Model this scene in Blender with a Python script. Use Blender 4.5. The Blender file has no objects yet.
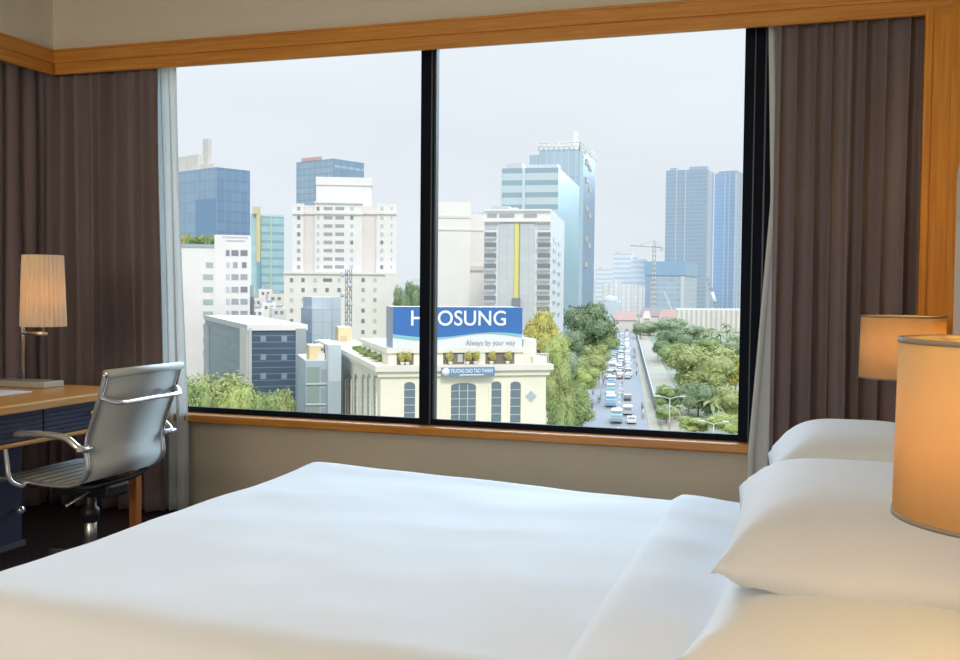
import bpy, bmesh, math, random
from mathutils import Vector, Matrix, noise
random.seed(7)
sc = bpy.context.scene
COL = sc.collection
PI = math.pi

# ---------------------------------------------------------------- camera (also used to turn a viewing direction + distance into a real place)
FPX, YAW, PITCH, ROLL = 1000.0, math.radians(17.83), math.radians(-2.33), math.radians(.53)
EYE = Vector((0, -4.6, 1.2))
_f = Vector((-math.sin(YAW)*math.cos(PITCH), math.cos(YAW)*math.cos(PITCH), math.sin(PITCH)))
_r0 = Vector((math.cos(YAW), math.sin(YAW), 0)); _u0 = _r0.cross(_f)
_r = _r0*math.cos(ROLL) + _u0*math.sin(ROLL); _u = -_r0*math.sin(ROLL) + _u0*math.cos(ROLL)
def ray(x, y): return _f + _r*((x-480)/FPX) + _u*((330-y)/FPX)
def az(x): return PI/2 + YAW - math.atan((x-480)/FPX)          # compass angle of a view direction
def spot(x, dist, z=0.0):                                       # a place on the city ground
    d = ray(x, 300); h = Vector((d.x, d.y, 0)).normalized()
    return Vector((EYE.x + h.x*dist, EYE.y + h.y*dist, z))
def height(x, y, p):                                            # the height of a roof seen at row y standing at p
    d = ray(x, y); hd = math.hypot(d.x, d.y); t = math.hypot(p.x-EYE.x, p.y-EYE.y)/hd
    return EYE.z + t*d.z
def hit(x, p, e):                                               # where the line p + t e crosses a view direction
    d = ray(x, 300); n = Vector((-d.y, d.x)); q = Vector((EYE.x-p.x, EYE.y-p.y))
    return q.dot(n)/Vector((e.x, e.y)).dot(n)

cam_d = bpy.data.cameras.new('camera'); cam = bpy.data.objects.new('camera', cam_d); COL.objects.link(cam)
cam_d.sensor_width = 36; cam_d.lens = 36*FPX/960; cam_d.clip_start = .02; cam_d.clip_end = 9000
m = Matrix((_r, _u, -_f)).transposed().to_4x4(); m.translation = EYE; cam.matrix_world = m
sc.camera = cam

# ---------------------------------------------------------------- materials
def lin(c):
    return tuple((v/255/12.92 if v/255 <= .04045 else ((v/255+.055)/1.055)**2.4) for v in c) + (1,)
HZ = [0.0]
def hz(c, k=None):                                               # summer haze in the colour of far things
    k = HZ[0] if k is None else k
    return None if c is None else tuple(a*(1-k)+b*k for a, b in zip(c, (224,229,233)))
def mat(name, rgb, rough=.6, metal=0, spec=.3, var=.06, scale=8, bump=0, bscale=200, emit=None, estr=0, coat=0, sheen=0, stretch=None):
    m = bpy.data.materials.new(name); m.use_nodes = True
    nt = m.node_tree; b = nt.nodes['Principled BSDF']
    b.inputs['Roughness'].default_value = rough; b.inputs['Metallic'].default_value = metal
    b.inputs['Specular IOR Level'].default_value = spec; b.inputs['Coat Weight'].default_value = coat
    b.inputs['Sheen Weight'].default_value = sheen
    tc = nt.nodes.new('ShaderNodeTexCoord'); mp = nt.nodes.new('ShaderNodeMapping'); nz = nt.nodes.new('ShaderNodeTexNoise')
    nz.inputs['Scale'].default_value = scale; nz.inputs['Detail'].default_value = 4
    if stretch: mp.inputs['Scale'].default_value = stretch
    nt.links.new(tc.outputs['Object'], mp.inputs[0]); nt.links.new(mp.outputs[0], nz.inputs['Vector'])
    mr = nt.nodes.new('ShaderNodeMapRange'); mr.inputs[1].default_value = .3; mr.inputs[2].default_value = .7
    mr.inputs[3].default_value = 1-var; mr.inputs[4].default_value = 1+var
    nt.links.new(nz.outputs[0], mr.inputs[0])
    hv = nt.nodes.new('ShaderNodeHueSaturation'); hv.inputs['Color'].default_value = lin(rgb)
    nt.links.new(mr.outputs[0], hv.inputs['Value']); nt.links.new(hv.outputs[0], b.inputs['Base Color'])
    if bump:
        n2 = nt.nodes.new('ShaderNodeTexNoise'); n2.inputs['Scale'].default_value = bscale; n2.inputs['Detail'].default_value = 3
        nt.links.new(mp.outputs[0], n2.inputs['Vector'])
        bp = nt.nodes.new('ShaderNodeBump'); bp.inputs['Strength'].default_value = bump; bp.inputs['Distance'].default_value = .01
        nt.links.new(n2.outputs[0], bp.inputs['Height']); nt.links.new(bp.outputs[0], b.inputs['Normal'])
    if emit:
        b.inputs['Emission Color'].default_value = lin(emit); b.inputs['Emission Strength'].default_value = estr
    return m
def wood(name, rgb, dark, axis, scale=6, rough=.35):
    m = mat(name, rgb, rough, spec=.4, coat=.2); nt = m.node_tree; b = nt.nodes['Principled BSDF']
    tc = nt.nodes.new('ShaderNodeTexCoord'); mp = nt.nodes.new('ShaderNodeMapping'); nz = nt.nodes.new('ShaderNodeTexNoise')
    s = [scale*14]*3; s['xyz'.index(axis)] = scale*.5; mp.inputs['Scale'].default_value = s
    nz.inputs['Scale'].default_value = 1; nz.inputs['Detail'].default_value = 5; nz.inputs['Distortion'].default_value = .6
    cr = nt.nodes.new('ShaderNodeValToRGB'); cr.color_ramp.elements[0].position = .3; cr.color_ramp.elements[1].position = .68
    cr.color_ramp.elements[0].color = lin(dark); cr.color_ramp.elements[1].color = lin(rgb)
    nt.links.new(tc.outputs['Object'], mp.inputs[0]); nt.links.new(mp.outputs[0], nz.inputs['Vector'])
    nt.links.new(nz.outputs[0], cr.inputs[0]); nt.links.new(cr.outputs[0], b.inputs['Base Color'])
    return m
def facade(name, base, vline=None, du=0, wu=.1, hband=None, dv=0, wv=.3, rough=.35, vary=.06, spec=.3):
    """wall or curtain-wall glass with mullion lines every du metres and floor bands every dv metres (UV in metres)"""
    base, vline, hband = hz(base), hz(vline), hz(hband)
    m = bpy.data.materials.new(name); m.use_nodes = True; nt = m.node_tree; b = nt.nodes['Principled BSDF']; N = nt.nodes.new; L = nt.links.new
    b.inputs['Roughness'].default_value = rough; b.inputs['Specular IOR Level'].default_value = spec
    uv = N('ShaderNodeUVMap'); sp = N('ShaderNodeSeparateXYZ'); L(uv.outputs[0], sp.inputs[0])
    def math_(op, a, v=None):
        n = N('ShaderNodeMath'); n.operation = op; L(a, n.inputs[0])
        if v is not None:
            if hasattr(v, 'links'): L(v, n.inputs[1])
            else: n.inputs[1].default_value = v
        return n.outputs[0]
    su = math_('DIVIDE', sp.outputs[0], du or 3.0); sv = math_('DIVIDE', sp.outputs[1], dv or 3.5)
    cb = N('ShaderNodeCombineXYZ'); L(math_('FLOOR', su), cb.inputs[0]); L(math_('FLOOR', sv), cb.inputs[1])
    wn = N('ShaderNodeTexWhiteNoise'); wn.noise_dimensions = '2D'; L(cb.outputs[0], wn.inputs['Vector'])
    mr = N('ShaderNodeMapRange'); mr.inputs[3].default_value = 1-vary; mr.inputs[4].default_value = 1+vary; L(wn.outputs['Value'], mr.inputs[0])
    hv = N('ShaderNodeHueSaturation'); hv.inputs['Color'].default_value = lin(base); L(mr.outputs[0], hv.inputs['Value'])
    out = hv.outputs[0]
    for col, s, w, on in ((hband, sv, wv, dv), (vline, su, wu, du)):
        if col and on:
            fct = math_('LESS_THAN', math_('FRACT', s), w)
            mx = N('ShaderNodeMixRGB'); L(fct, mx.inputs[0]); L(out, mx.inputs[1]); mx.inputs[2].default_value = lin(col); out = mx.outputs[0]
    L(out, b.inputs['Base Color'])
    return m

# ---------------------------------------------------------------- mesh builder
class MB:
    def __init__(s): s.v = []; s.f = []; s.m = []; s.uv = {}; s.sm = []
    def add(s, vs, fs, mi=0, smooth=False, M=None):
        b = len(s.v)
        s.v += [tuple(M @ Vector(v)) if M else tuple(v) for v in vs]
        for f in fs: s.f.append(tuple(b+i for i in f)); s.m.append(mi); s.sm.append(smooth)
        return s
    def box(s, lo, hi, mi=0, M=None):
        x0, y0, z0 = lo; x1, y1, z1 = hi
        vs = [(x0,y0,z0),(x1,y0,z0),(x1,y1,z0),(x0,y1,z0),(x0,y0,z1),(x1,y0,z1),(x1,y1,z1),(x0,y1,z1)]
        return s.add(vs, [(3,2,1,0),(4,5,6,7),(0,1,5,4),(1,2,6,5),(2,3,7,6),(3,0,4,7)], mi, False, M)
    def lathe(s, prof, c=(0,0,0), n=24, mi=0, smooth=True, axis=None):
        M = Matrix.Translation(Vector(c))
        if axis: M = M @ Vector((0,0,1)).rotation_difference(Vector(axis)).to_matrix().to_4x4()
        vs = []; fs = []
        for r, z in prof:
            for i in range(n): vs.append((r*math.cos(2*PI*i/n), r*math.sin(2*PI*i/n), z))
        for j in range(len(prof)-1):
            for i in range(n): fs.append((j*n+i, j*n+(i+1)%n, (j+1)*n+(i+1)%n, (j+1)*n+i))
        if prof[0][0] > 1e-4: fs.append(tuple(reversed(range(n))))
        if prof[-1][0] > 1e-4: fs.append(tuple((len(prof)-1)*n+i for i in range(n)))
        return s.add(vs, fs, mi, smooth, M)
    def cyl(s, a, b, r, n=14, mi=0, r2=None):
        a = Vector(a); b = Vector(b); d = b-a
        return s.lathe([(r,0),(r if r2 is None else r2, d.length)], a, n, mi, True, d)
    def tube(s, pts, r, n=10, mi=0, ry=None, smoothpts=True):
        P = [Vector(p) for p in pts]
        if smoothpts:
            Q = []
            for i in range(len(P)-1):
                p0 = P[max(i-1,0)]; p1 = P[i]; p2 = P[i+1]; p3 = P[min(i+2,len(P)-1)]
                for k in range(5):
                    t = k/5
                    Q.append(.5*((2*p1)+(-p0+p2)*t+(2*p0-5*p1+4*p2-p3)*t*t+(-p0+3*p1-3*p2+p3)*t**3))
            P = Q+[P[-1]]
        vs = []; fs = []; up = None
        for i, p in enumerate(P):
            t = (P[min(i+1,len(P)-1)]-P[max(i-1,0)]).normalized()
            if up is None:
                up = Vector((0,1,0)) if abs(t.y) < .8 else Vector((0,0,1))
            x = up.cross(t).normalized(); up = t.cross(x).normalized()
            for k in range(n):
                a = 2*PI*k/n; vs.append(p + x*r*math.cos(a) + up*(ry or r)*math.sin(a))
        for i in range(len(P)-1):
            for k in range(n): fs.append((i*n+k, i*n+(k+1)%n, (i+1)*n+(k+1)%n, (i+1)*n+k))
        fs.append(tuple(reversed(range(n)))); fs.append(tuple((len(P)-1)*n+k for k in range(n)))
        return s.add(vs, fs, mi, True)
    def prism(s, poly, a, b, mi=0, M=None):                    # 2-D outline (x,z) extruded from y=a to y=b
        n = len(poly); vs = [(x,a,z) for x,z in poly]+[(x,b,z) for x,z in poly]
        fs = [tuple(range(n)), tuple(reversed(range(n,2*n)))]+[(i,i+n,(i+1)%n+n,(i+1)%n) for i in range(n)]
        return s.add(vs, fs, mi, False, M)
    def grid(s, fn, nu, nv, mi=0, smooth=True):
        vs = [fn(i/nu, j/nv) for j in range(nv+1) for i in range(nu+1)]
        fs = [(j*(nu+1)+i, j*(nu+1)+i+1, (j+1)*(nu+1)+i+1, (j+1)*(nu+1)+i) for j in range(nv) for i in range(nu)]
        return s.add(vs, fs, mi, smooth)
    def build(s, name, mats, parent=None, origin=None, bevel=0):
        if parent is not None: o0 = ORG[parent.name]
        elif origin is not None: o0 = Vector(origin)
        else:
            xs, ys, zs = zip(*s.v); o0 = Vector(((min(xs)+max(xs))/2, (min(ys)+max(ys))/2, min(zs)))
        me = bpy.data.meshes.new(name); me.from_pydata([tuple(Vector(v)-o0) for v in s.v], [], s.f)
        for mt in (mats if isinstance(mats, (list, tuple)) else [mats]): me.materials.append(mt)
        for p, mi, sm in zip(me.polygons, s.m, s.sm): p.material_index = mi; p.use_smooth = sm
        if s.uv:
            ul = me.uv_layers.new(name='UVMap')
            for p in me.polygons:
                if p.index in s.uv:
                    for li, c in zip(p.loop_indices, s.uv[p.index]): ul.data[li].uv = c
        bm = bmesh.new(); bm.from_mesh(me)
        if not s.uv: bmesh.ops.recalc_face_normals(bm, faces=bm.faces)
        bm.to_mesh(me); bm.free()
        o = bpy.data.objects.new(name, me); COL.objects.link(o)
        if bevel:
            md = o.modifiers.new('bevel', 'BEVEL'); md.width = bevel; md.segments = 2; md.limit_method = 'ANGLE'
        if parent is not None: o.parent = parent
        else: o.location = o0
        ORG[o.name] = o0
        return o
ORG = {}
def tag(o, label=None, cat=None, group=None, kind=None):
    for k, v in (('label', label), ('category', cat), ('group', group), ('kind', kind)):
        if v: o[k] = v
    return o
def thing(name, loc, label, cat, group=None):
    o = bpy.data.objects.new(name, None); COL.objects.link(o); o.location = loc; o.empty_display_size = .1
    ORG[o.name] = Vector(loc); return tag(o, label, cat, group)
def dup(root, loc, rotz=0, label=None, group=None, scale=None):
    r = root.copy(); COL.objects.link(r); r.location = loc; r.rotation_euler = (0,0,rotz); ORG[r.name] = Vector(loc)
    if scale: r.scale = scale
    if label: r['label'] = label
    if group: r['group'] = group
    for ch in list(root.children):
        c = ch.copy(); COL.objects.link(c); c.parent = r
        for g in list(ch.children):
            d = g.copy(); COL.objects.link(d); d.parent = c
    return r
def struct(o): o['kind'] = 'structure'; return o
# ================================================================ THE ROOM
M_wall = mat('beige_wall_paint', (214,206,186), .8, var=.02, bump=.05, bscale=300)
M_bulk = mat('cream_ceiling_paint', (224,219,206), .8, var=.015)
M_carpet = mat('dark_carpet', (62,50,52), .95, var=.35, scale=60, bump=.4, bscale=500)
M_woodx = wood('honey_wood_along', (224,160,78), (200,130,52), 'x')
M_woody = wood('honey_wood_deep', (224,160,78), (200,130,52), 'y')
M_woodz = wood('honey_wood_upright', (236,164,64), (212,134,44), 'z')
M_frame = mat('black_window_frame', (16,24,38), .7, spec=.12)
M_framei = mat('grey_frame_strip', (74,84,94), .4, spec=.5)
M_chrome = mat('chrome', (226,229,234), .16, metal=.72, var=.01, spec=.8)
M_steel = mat('brushed_steel', (200,200,200), .3, metal=1, var=.03)

struct(MB().box((-4.3,-7,-.1), (.75,.12,0)).build('floor', M_carpet))
struct(MB().box((-4.3,-7,2.75), (.75,.12,2.85)).build('ceiling', M_bulk))
struct(MB().box((-4.3,-7,0), (-4.2,.12,2.75)).build('wall_left', M_wall))
struct(MB().box((.63,-7,0), (.75,.12,2.75)).build('wall_right', M_bulk))
struct(MB().box((-4.3,-7.1,-.1), (.75,-7,2.85)).build('wall_back', M_bulk))
w = MB().box((-4.2,0,0), (.63,.12,.487)).box((-4.2,0,2.44), (.63,.12,2.75)).box((-4.2,0,.487), (-3.5,.12,2.44)).box((-.06,0,.487), (.63,.12,2.44))
struct(w.build('wall_window', M_wall))
# plaster bulkhead above the pelmet, round the corner
struct(MB().box((-3.8,-.205,2.43), (.63,0,2.75)).build('wall_bulkhead', M_bulk))
struct(MB().box((-4.2,-7,2.43), (-3.8,0,2.75)).build('wall_bulkhead_left', M_bulk))
# wooden pelmet: two-step moulding along the window, round the corner and down the right side
t = MB()
t.box((-3.785,-.225,2.37), (.63,-.2,2.437)).box((-3.785,-.215,2.311), (.63,-.19,2.372)).box((-3.785,-.232,2.428), (.63,-.2,2.44))
struct(t.build('trim_1', M_woodx, bevel=.004))
t = MB().box((-3.81,-7,2.37), (-3.785,-.2,2.437)).box((-3.82,-7,2.311), (-3.795,-.19,2.372)).box((-3.81,-7,2.428), (-3.778,-.2,2.44))
struct(t.build('trim_2', M_woody, bevel=.004))
t = MB().box((.445,-.222,0), (.475,-.12,2.345)).box((.475,-.213,0), (.63,-.12,2.345)).box((.545,-.226,0), (.63,-.2,2.345))
struct(t.build('trim_3', M_woodz, bevel=.004))
struct(MB().box((-4.2,-.075,.485), (.63,.05,.527)).build('trim_4', M_woodx, bevel=.008))      # sill board

# window: black aluminium frame, mullion, two panes
win = struct(thing('window_1', (-1.8,.05,.52), None, None))
f = MB().box((-3.5,.02,.527), (-.06,.04,.556)).box((-3.5,.03,2.392), (-.06,.11,2.44)).box((-3.5,.03,.527), (-3.41,.11,2.44)).box((-.262,.0,.527), (-.06,.11,2.44))
f.build('frame', M_frame, win)
f = MB().box((-1.797,.01,.527), (-1.734,.07,2.44)); f.build('mullion', M_frame, win)
f = MB().box((-1.742,.004,.527), (-1.736,.012,2.44)).box((-1.734,.03,.527), (-1.724,.068,2.44)); f.build('mullion_strip', M_framei, win)
f = MB().box((-.175,-.004,.527), (-.168,.004,2.44)).box((-.22,-.003,.527), (-.215,.003,2.44))
f.build('glazing_bead', M_framei, win)

# ---------------------------------------------------------------- curtains
def cloth(name, rgb, trans=0.0, rough=.9, weave=900, transp=0):
    m = mat(name, rgb, rough, spec=.15, var=.07, scale=5, bump=.25, bscale=weave, stretch=(1,1,.15), sheen=.1)
    if trans:
        nt = m.node_tree; b = nt.nodes['Principled BSDF']; o = nt.nodes['Material Output']
        tl = nt.nodes.new('ShaderNodeBsdfTranslucent'); tl.inputs[0].default_value = lin(rgb)
        mx = nt.nodes.new('ShaderNodeMixShader'); mx.inputs[0].default_value = trans
        nt.links.new(b.outputs[0], mx.inputs[1]); nt.links.new(tl.outputs[0], mx.inputs[2])
        last = mx.outputs[0]
        if transp:
            tp = nt.nodes.new('ShaderNodeBsdfTransparent'); m2 = nt.nodes.new('ShaderNodeMixShader'); m2.inputs[0].default_value = transp
            nt.links.new(last, m2.inputs[1]); nt.links.new(tp.outputs[0], m2.inputs[2]); last = m2.outputs[0]
        nt.links.new(last, o.inputs[0])
    return m
M_drape = cloth('brown_grey_drape', (136,122,123))
M_sheer = cloth('sheer_voile', (242,246,246), .32, weave=1500, transp=.06)
def curtain(name, path, x_at, amp, folds, m, label, cat, z0=.015, z1=2.425, nu=260, nz=40, seed=0, sharp=1.0):
    """cloth along path(s)->(point, normal); x_at(t,s) remaps the run at height t; folds = list of fold centres"""
    rnd = random.Random(seed)
    ph = [rnd.uniform(0, 6.28) for _ in range(6)]; wob = [rnd.uniform(-.35,.35) for _ in range(folds*2+3)]
    def fn(a, t):
        z = z0+(z1-z0)*t
        q = a*folds*2; i = int(q); fr = q-i; w = wob[i]*(1-fr)+wob[min(i+1,len(wob)-1)]*fr
        phase = PI*(q+w*(1.1-.35*t)) + .5*math.sin(t*2.2+ph[0]+a*5)
        s_ = math.sin(phase); s_ = math.copysign(abs(s_)**sharp, s_)
        k = .72+.22*math.sin(a*17+ph[1])+.16*math.sin(a*41+ph[2])
        off = amp*k*s_*(.72+.28*(1-t)) + .006*math.sin(z*3+a*30+ph[3])
        p, n = path(x_at(a, t) + .012*math.cos(phase)*(1-t*.5))
        return (p[0]+n[0]*off, p[1]+n[1]*off, z)
    o = MB().grid(fn, nu, nz).build(name, m)
    md = o.modifiers.new('thickness', 'SOLIDIFY'); md.thickness = .002
    return tag(o, label, cat)
straight = lambda y: (lambda s: ((s, y), (0, -1)))
curtain('window_drape', straight(-.152), lambda a, t: -3.97+(.77+.02*(1-t))*a, .05, 9, M_drape, 'dark brown drape bunched at the window beside the desk lamp', 'curtain', seed=3, sharp=.9)
curtain('window_drape', straight(-.152), lambda a, t: -.13+.565*a, .05, 8, M_drape, 'dark brown drape behind the bedside lamps, beside the wooden upright trim', 'curtain', seed=11, sharp=.9)
curtain('side_drape', lambda s: ((-3.93, s), (1, 0)), lambda a, t: -.1-1.25*a, .035, 11, M_drape, 'dark drape on the side wall behind the desk, cut by the photo edge', 'curtain', seed=5)
curtain('sheer_curtain', straight(-.088), lambda a, t: (-3.42)+(.285+.01*(1-t)+.055*min(1,(1-t)*1.2))*a, .018, 6, M_sheer, 'white sheer curtain hanging beside the desk chair', 'curtain', seed=8)
def sheer_r(a, t):
    z = .015+2.41*t
    x0 = -.166+.02*max(0,min(1,(2.3-z)/.7)) if z > 1.6 else -.146-.072*max(0,min(1,(1.6-z)/1.1))
    return x0+(.34-x0)*a
curtain('sheer_curtain', straight(-.088), sheer_r, .015, 8, M_sheer, 'white sheer curtain peeping out beside the bed pillows', 'curtain', seed=9)

# ---------------------------------------------------------------- bed
M_linen = mat('white_bed_linen', (222,227,233), .75, spec=.2, var=.01, bump=.12, bscale=700, sheen=.2)
M_base = mat('dark_bed_base', (60,48,42), .7)
M_panel = mat('cream_wall_panel', (226,220,208), .7, var=.02)
bed = thing('bed', (-.55,-2.27,0), 'large double bed made up with white linen in front of the window', 'bed')
MB().box((-1.5,-3.0,.08), (.46,-1.56,.3)).build('bed_base', M_base, bed, bevel=.01)
MB().box((-1.53,-3.13,.3), (.47,-1.46,.535)).build('mattress', M_linen, bed, bevel=.06)
for x in (-1.42,.36):
    for y in (-2.92,-1.64): MB().lathe([(.025,0),(.035,.08)], (x,y,0), 12).build('leg', M_base, bed)
def slab(x0, x1, y0, y1, r, ztop, zbot, flare=.03, rows=(10,6)):
    """draped cover: flat top, rounded shoulder of radius r, sides down to zbot; returns fn over [0,1]^2"""
    def prof(u, lo, hi):                                        # arc-length across: side, shoulder, top, shoulder, side
        side = ztop-r-zbot; L = [side, r*PI/2, (hi-lo)-2*r, r*PI/2, side]; d = u*sum(L)
        if d < L[0]: return lo-flare*(1-d/side), zbot+d, 
        d -= L[0]
        if d < L[1]: a = d/r; return lo+r-r*math.cos(a), ztop-r+r*math.sin(a)
        d -= L[1]
        if d < L[2]: return lo+r+d, ztop
        d -= L[2]
        if d < L[3]: a = d/r; return hi-r+r*math.sin(a), ztop-r+r*math.cos(a)
        d -= L[3]; return hi+flare*d/side, ztop-r-d
    return prof
pr = slab(0,0,0,0,.14,.592,.14)
def duvet_pt(u, v, x1=-.30, lift=0.0):
    y, zy = pr(v, -3.17, -1.42)
    # along x: the foot end rounds over, the head end is flat and open
    side = .592-.14-.14; r = .14; Lx = [side, r*PI/2, x1-(-1.685)-r]; d = u*sum(Lx)
    if d < Lx[0]: x = -1.685-.03*(1-d/side); zx = .14+d
    elif d < Lx[0]+Lx[1]: a = (d-Lx[0])/r; x = -1.685+r-r*math.cos(a); zx = .592-r+r*math.sin(a)
    else: x = -1.685+r+d-Lx[0]-Lx[1]; zx = .592
    ztop = .592
    dy, dx = ztop-zy, ztop-zx
    z = ztop-(dx**3+dy**3)**(1/3) if dx > 0 or dy > 0 else ztop
    z = max(z, .12)
    if dx > .0 and dy > 0:                                      # pull the corner in so that it rounds off
        k = min(dx,dy)/.3; k = min(k,1); x += .075*k; y += (.075*k if y < -2.3 else -.075*k)
    n = noise.noise(Vector((x*2.2, y*2.6, 3.1)))*.007 + noise.noise(Vector((x*5+y*3, y*6-x*2, 8.0)))*.003
    foot = .012*math.exp(-((x+1.5)/.25)**2)*(1 if dy < .02 else 0)
    top = 1 if z > .55 else .4
    sag = -.03*max(0, min(1, (x+1.2)/.9))*max(0, min(1, (y+2.6)/1.0))
    return (x, y + n*2*(1-top), z + n*top*1.4 + foot + sag*(1 if z > .45 else max(0,(z-.2)/.25)) + lift)
duv = MB().grid(lambda u, v: duvet_pt(u, v), 90, 110).build('duvet', M_linen)
md = duv.modifiers.new('thickness', 'SOLIDIFY'); md.thickness = .012; md.offset = -1
tag(duv, 'smooth white duvet spread over the bed, hanging over its foot and sides', 'duvet')
def fold_pt(u, v):
    x = -.366+.315*u; y, zy = pr(v, -3.178, -1.412)
    b = duvet_pt(.999, v, -.305)
    crest = .022*math.sin(min(1,u*9)*PI/2)+.004*math.sin(u*7)
    wig = .006*noise.noise(Vector((0, v*9, 5)))
    d = .03*math.sin(v*3.1)
    sag = -.016*u
    return (x+wig+ (.012*noise.noise(Vector((v*4,1,1)))), b[1]*1.003+.003, b[2]+crest+sag-(.02 if u == 0 else 0)+.003*noise.noise(Vector((x*9, y*5, 2))))
fo = MB().grid(fold_pt, 24, 110).build('turned_down_edge', M_linen, duv)
md = fo.modifiers.new('thickness', 'SOLIDIFY'); md.thickness = .008

def pillow(c, L, W, up, dn, label, seed, droop=.02, curl=.02, yaw=0):
    """L along y, W along x; up/dn = how far it swells above/below the seam"""
    def pt(u, v, sgn, h):
        a = u*2-1; b = v*2-1
        ea = 1-abs(a)**3.2; eb = 1-abs(b)**3.6
        bulge = (max(0,ea)*max(0,eb))**.5
        inx = 1-.045*(1-b*b)*abs(a)**2; iny = 1-.05*(1-a*a)*abs(b)**2     # edges pulled in, corners left pointing out
        x = a*W/2*(1-.05*(1-abs(b)**2)*0 - .06*(1-abs(b)**3)*abs(a)**6); y = b*L/2*(1-.035*(1-abs(a)**3)*abs(b)**6)
        rim = max(abs(a),abs(b)); corner = (abs(a)*abs(b))**3
        z = sgn*h*bulge - droop*(rim**4) + (curl+droop)*corner
        z += .006*noise.noise(Vector((x*5+seed, y*4, sgn)))*bulge + .012*corner*noise.noise(Vector((x*30, y*30, seed)))
        z += .004*math.sin((a*5+b*4)*2+seed)*(rim**3)*(1-corner)*bulge
        cx, sx = math.cos(yaw), math.sin(yaw)
        return (c[0]+x*cx-y*sx, c[1]+x*sx+y*cx, c[2]+z)
    mb = MB()
    mb.grid(lambda u, v: pt(u, v, 1, up), 44, 56).grid(lambda u, v: pt(u, v, -1, dn), 44, 56)
    o = mb.build('pillow', M_linen)
    bm = bmesh.new(); bm.from_mesh(o.data); bmesh.ops.remove_doubles(bm, verts=bm.verts, dist=.0006); bmesh.ops.recalc_face_normals(bm, faces=bm.faces); bm.to_mesh(o.data); bm.free()
    return tag(o, label, 'pillow', 'white pillows at the head of the bed')
ZB = .545
pillow((.15,-2.60,ZB+.075), .92, .62, .08, .06, 'plump white pillow at the bottom of the stack next to the near lamp', 1, droop=.045, curl=.0, yaw=-.05)
pillow((.13,-2.46,ZB+.172), .80, .54, .122, .018, 'plump white pillow on top of the stack next to the near lamp', 2, droop=.035, curl=.0)
pillow((.17,-1.80,ZB+.075), .60, .52, .065, .06, 'white pillow under the far pillow, mostly hidden on the window side', 3, droop=.03, curl=.01)
pillow((.16,-1.77,ZB+.165), .64, .50, .14, .02, 'white pillow on top of the stack nearer the window', 4, droop=.035, curl=.0)

# cream wall panel that serves as headboard
hb = MB(); prof = []
y0, y1, zt, rr = -3.9, -.86, 1.64, .06
prof = [(y0,0),(y1,0)]+[(y1-rr+rr*math.cos(a*PI/12), zt-rr+rr*math.sin(a*PI/12)) for a in range(7)]+[(y0+rr-rr*math.sin(a*PI/12), zt-rr+rr*math.cos(a*PI/12)) for a in range(7)]
hb.prism(prof, .49, .628, 0, Matrix(((0,1,0,0),(1,0,0,0),(0,0,1,0),(0,0,0,1))))
tag(hb.build('headboard', M_panel, bevel=.012), 'cream padded headboard panel on the wall, seen edge-on past the lamps', 'headboard')

# ---------------------------------------------------------------- bedside lamps and night stands
def shade_mat(name, rgb, pleats=0, tl=.5):
    m = mat(name, rgb, .85, spec=.1, var=.03, scale=30, bump=.2, bscale=600)
    nt = m.node_tree; b = nt.nodes['Principled BSDF']; o = nt.nodes['Material Output']
    t2 = nt.nodes.new('ShaderNodeBsdfTranslucent'); t2.inputs[0].default_value = lin((255, 222, 138))
    mx = nt.nodes.new('ShaderNodeMixShader'); mx.inputs[0].default_value = tl
    nt.links.new(b.outputs[0], mx.inputs[1]); nt.links.new(t2.outputs[0], mx.inputs[2]); nt.links.new(mx.outputs[0], o.inputs[0])
    return m
M_shade = shade_mat('cream_lamp_shade', (238,218,176))
M_rim = mat('grey_shade_rim', (150,138,124), .7)
M_night = wood('nightstand_wood', (130,84,44), (96,58,28), 'y')
M_bulb = mat('warm_bulb', (255,230,190), .4, emit=(255,176,84), estr=3)
def shade_lathe(c, r0, r1, h, n=64, th=.003, pleat=0):
    mb = MB()
    def ring(r, z, k): return [(c[0]+(r+ (pleat*math.cos(i*PI) if pleat else 0))*math.cos(2*PI*i/n), c[1]+(r+(pleat*math.cos(i*PI) if pleat else 0))*math.sin(2*PI*i/n), c[2]+z) for i in range(n)]
    vs = ring(r0,0,0)+ring(r1,h,0)+ring(r0-th,0,1)+ring(r1-th,h,1)
    fs = []
    for i in range(n):
        j = (i+1)%n
        fs += [(i,j,n+j,n+i), (2*n+j,2*n+i,3*n+i,3*n+j), (j,i,2*n+i,2*n+j), (n+i,n+j,3*n+j,3*n+i)]
    return mb.add(vs, fs, 0, not pleat)
def rim_ring(c, r, z, h=.006):
    n = 64; mb = MB(); vs = []
    for rr_, zz in ((r+.0015,z),(r+.0015,z+h),(r-.005,z+h),(r-.005,z)): vs += [(c[0]+rr_*math.cos(2*PI*i/n), c[1]+rr_*math.sin(2*PI*i/n), zz) for i in range(n)]
    fs = [(k*n+i, k*n+(i+1)%n, ((k+1)%4)*n+(i+1)%n, ((k+1)%4)*n+i) for k in range(4) for i in range(n)]
    return mb.add(vs, fs, 0, True)
def bulb_light(name, loc, w, r=.035, col=(1,.60,.13)):
    l = bpy.data.lights.new(name, 'POINT'); l.energy = w; l.shadow_soft_size = r; l.color = col
    o = bpy.data.objects.new(name, l); COL.objects.link(o); o.location = loc; return o
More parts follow.
